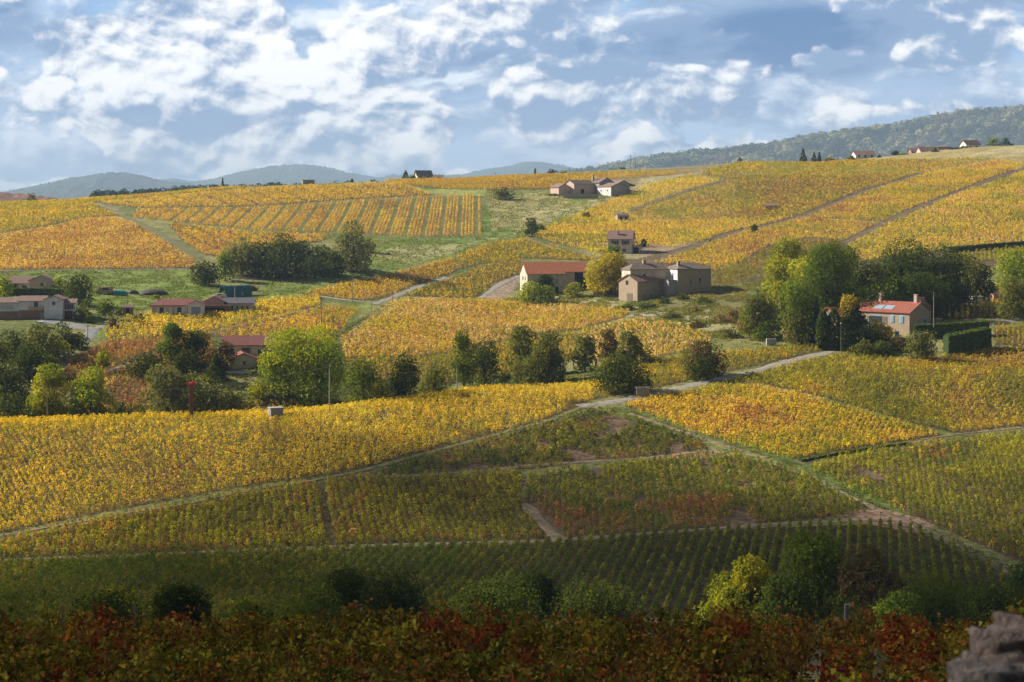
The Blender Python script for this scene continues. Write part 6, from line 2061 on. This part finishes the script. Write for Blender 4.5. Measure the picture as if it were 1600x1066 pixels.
# ------------------------------------------------------------------ foreground vines: one object each
def leaf_fan(cen, nrm, size, r):
    """lobed vine leaf: 7-gon fan folded along the midrib"""
    n = len(cen)
    nn = nrm / (np.linalg.norm(nrm, axis=1)[:, None] + 1e-9)
    a = np.cross(nn, r.normal(0, 1, (n, 3)))
    a /= np.linalg.norm(a, axis=1)[:, None]
    b_ = np.cross(nn, a)
    ang = np.array([0, 40, 78, 125, 180, 235, 282, 320]) * math.pi / 180
    rad_ = np.array([1.0, .68, .95, .60, .30, .60, .95, .68])
    V = np.zeros((n, 8, 3))
    s = size[:, None]
    for k in range(8):
        x, y = math.cos(ang[k]) * rad_[k], math.sin(ang[k]) * rad_[k]
        V[:, k] = cen + a * s * x + b_ * s * y + nn * s * (abs(y) * .35 - .15 * x * x)
    return V
VPAL = [
    [(0.22, 0.20, 0.03), (0.11, 0.13, 0.025), (0.40, 0.28, 0.04), (0.42, 0.13, 0.03)],
    [(0.16, 0.17, 0.03), (0.08, 0.10, 0.02), (0.30, 0.22, 0.04), (0.22, 0.07, 0.03)],
    [(0.30, 0.06, 0.03), (0.20, 0.035, 0.03), (0.40, 0.14, 0.04), (0.22, 0.17, 0.04)],
    [(0.34, 0.14, 0.04), (0.26, 0.19, 0.04), (0.16, 0.05, 0.03), (0.46, 0.30, 0.05)],
    [(0.20, 0.10, 0.05), (0.26, 0.20, 0.05), (0.14, 0.14, 0.035), (0.34, 0.08, 0.03)],
    [(0.30, 0.23, 0.04), (0.16, 0.16, 0.03), (0.10, 0.11, 0.025), (0.44, 0.14, 0.04)],
]
VM = leafmat('grape_leaf', 0.40)
protos = []
for k in range(14):
    r = np.random.default_rng(900 + k)
    pal = np.array(VPAL[k % 6])
    n = 460
    # shoots: arching canes from a gnarled head
    ns_ = 15
    az_ = r.uniform(0, 2 * np.pi, ns_)
    spread = r.uniform(.25, .75, ns_)
    hgt = r.uniform(.9, 1.55, ns_)
    li = r.integers(0, ns_, n)
    u = r.uniform(.15, 1, n) ** .8
    cx = np.cos(az_[li]) * spread[li] * u + r.normal(0, .10, n)
    cy = np.sin(az_[li]) * spread[li] * u + r.normal(0, .10, n)
    cz = .35 + (hgt[li] - .35) * np.sin(u * 1.5) + r.normal(0, .07, n)
    nr_ = np.stack([cx, cy, .5 + 0 * cx], 1) + r.normal(0, .7, (n, 3))
    Vv = leaf_fan(np.stack([cx, cy, cz], 1), nr_, r.uniform(.038, .078, n), r)
    shoot_col = pal[r.choice(4, ns_, p=[.4, .3, .18, .12])]
    colr = shoot_col[li] * .55 + pal[r.choice(4, n, p=[.4, .3, .18, .12])] * .45
    colr = colr * np.clip(r.lognormal(-.1, .42, (n, 1)), .3, 2.0)
    cc = np.repeat(np.clip(colr, 0, .85), 8, 0)
    lf = mesh_np('foliage', Vv.reshape(-1, 3), np.arange(n * 8).reshape(-1, 8), VM, cc)
    w = MB()
    w.tube([(0, 0, -.3), (.03, .02, .15), (-.02, .03, .42)], .05, 7, .035)
    for s_ in range(ns_):
        pr = [(math.cos(az_[s_]) * spread[s_] * q, math.sin(az_[s_]) * spread[s_] * q, .38 + (hgt[s_] - .35) * math.sin(q * 1.5)) for q in (0, .35, .7, 1.0)]
        w.tube(pr, .010, 4, .004)
    st_ = w.build('vine_stem', surf('vine_wood', (0.12, 0.075, 0.05), (0.08, 0.05, 0.035), 9, .9, .4), None)
    protos.append((lf, st_))
cand = []
row = 0
y = 18.0
while y < 47.5:
    halfw = y * 0.31 + 1.0
    x = -halfw + (row % 2) * .5
    while x < halfw:
        cand.append((x + rnd.uniform(-.12, .12), y + rnd.uniform(-.12, .12)))
        x += 1.05 + .006 * y
    y += 1.12 + 0.022 * (y - 18)
    row += 1
def visible(x, y):
    z = gz(x, y)
    yt = HY - F * (z + 1.5) / y
    return yt < 1085
cand = [c for c in cand if visible(*c)][:330]
print('foreground vines', len(cand))
used = set()
for i, (x, y) in enumerate(cand[:300]):
    nz = float(fbm(np.array([x / 3.0 + 40]), np.array([y / 4.0]), 3)[0])
    k = int(min(13, max(0, (nz - .3) / .4 * 14 + rnd.uniform(-3.5, 3.5))))
    px_ = 800 + F * x / y
    lf, st_ = protos[k]
    root = thing('grape_vine', 'leafy autumn grape vine in the dark foreground rows', 'grape vine', (x, y, gz(x, y)), rnd.uniform(0, 6.28), 'grape vines of the foreground rows')
    s_ = rnd.uniform(.82, 1.12)
    root.scale = (s_, s_, s_ * rnd.uniform(.9, 1.12))
    if k in used:
        a, b_ = lf.copy(), st_.copy()
        C.objects.link(a)
        C.objects.link(b_)
    else:
        a, b_ = lf, st_
        used.add(k)
    a.parent = root
    b_.parent = root
for k in range(14):
    if k not in used:
        for o in protos[k]:
            bpy.data.objects.remove(o)
# posts
GP = surf('post_grey', (0.34, 0.31, 0.28), (0.24, 0.22, 0.20), 5, .9, .3, 20)
for (x, yt, lab) in ((1323, 944, 'pale concrete vine post standing tallest at the right of the foreground row'), (615, 960, 'grey vine post before the dark pair of trees'), (563, 952, 'slim vine post left of the stout one'),
                     (1021, 958, 'thin vine post right of the dark domed tree'), (210, 944, 'slim vine post before the leftmost dark tree'), (98, 945, 'pale vine post near the left end of the foreground row')):
    yy = 44.0
    X_ = (x - 800) / F * yy
    g = gz(X_, yy)
    t = thing('vine_post', lab, 'post', (X_, yy, g), 0, 'vine posts in the foreground')
    h = -(yt - HY) / F * yy - g
    w_ = .05 if x in (1323, 615) else .028
    MB().box(-w_, w_, -w_, w_, -.4, h).build('post', GP, t, bevel=.01)
    MB().tube([(-.8, 0, h * .6), (.8, 0, h * .6 + .01)], .004, 4).build('wire', WIRE, t)

# ------------------------------------------------------------------ near stone wall, lower right
SM = surf('wall_stone', (0.34, 0.28, 0.24), (0.10, 0.085, 0.075), 9, .95, 1.0, 22, detail=10)
SM2 = surf('wall_stone_warm', (0.40, 0.30, 0.25), (0.15, 0.11, 0.09), 12, .95, 1.0, 30, detail=10)
t = thing('dry_stone_wall', 'rough dry stone wall, close and out of focus at the lower right corner', 'wall', (0.7, 3.0, -1.9))
Aw, Bw = Vector((1.56, 5.9)), Vector((4.5, 12.5))
V0, F0 = ico(3)
st1, st2 = [], []
nst = 0
def ztop(u):
    y = Aw.y + (Bw.y - Aw.y) * u
    x = Aw.x + (Bw.x - Aw.x) * u
    px = 800 + F * x / y
    ypx = np.interp(px, [1440, 1470, 1500, 1530, 1560, 1600, 1700], [1075, 1050, 1022, 1015, 985, 950, 925])
    return -(ypx - HY) / F * y
Vw = {0: [], 1: []}
Fw = {0: [], 1: []}
u = 0
while u < 1:
    y = Aw.y + (Bw.y - Aw.y) * u
    x = Aw.x + (Bw.x - Aw.x) * u
    zt = ztop(u)
    for lay in range(9):
        for dep in (0, .22, .44):
            s_ = rnd.uniform(.06, .12)
            c_ = np.array([x + dep + rnd.uniform(-.03, .03) - .7, y + rnd.uniform(-.05, .05) - 3.0, zt - .155 - lay * .15 + rnd.uniform(-.03, .03) + 1.9])
            kx = rnd.randrange(2)
            d = 1 + 1.0 * (fbm(V0[:, 0] * 1.9 + nst * 1.7, V0[:, 1] * 1.9 + V0[:, 2] * 2.2 + nst, 4)[:, None] - .5)
            V = np.sign(V0) * np.abs(V0) ** .55 * d * np.array([s_ * 1.1, s_ * 1.3, s_ * .72]) * rnd.uniform(.85, 1.15) + c_
            Fw[kx].append(F0 + sum(len(q_) for q_ in Vw[kx]))
            Vw[kx].append(V)
            nst += 1
    u += .15 / (Bw - Aw).length
for kx, mm_ in ((0, SM), (1, SM2)):
    mesh_np('stones', np.concatenate(Vw[kx]), np.concatenate(Fw[kx]), mm_, smooth=False, parent=t)

# ------------------------------------------------------------------ haze
hm, N = new_mat('haze')
pv = N.n('ShaderNodeVolumePrincipled')
pv.inputs['Color'].default_value = (0.56, 0.75, 1.0, 1)
pv.inputs['Density'].default_value = 0.00012
pv.inputs['Anisotropy'].default_value = 0.0
on = N.n('ShaderNodeOutputMaterial')
N.t.links.new(pv.outputs[0], on.inputs['Volume'])
hz = MB().box(-11000, 11000, -120, 11900, -77, 312).build('haze', hm)
tag(hz, kind='stuff')
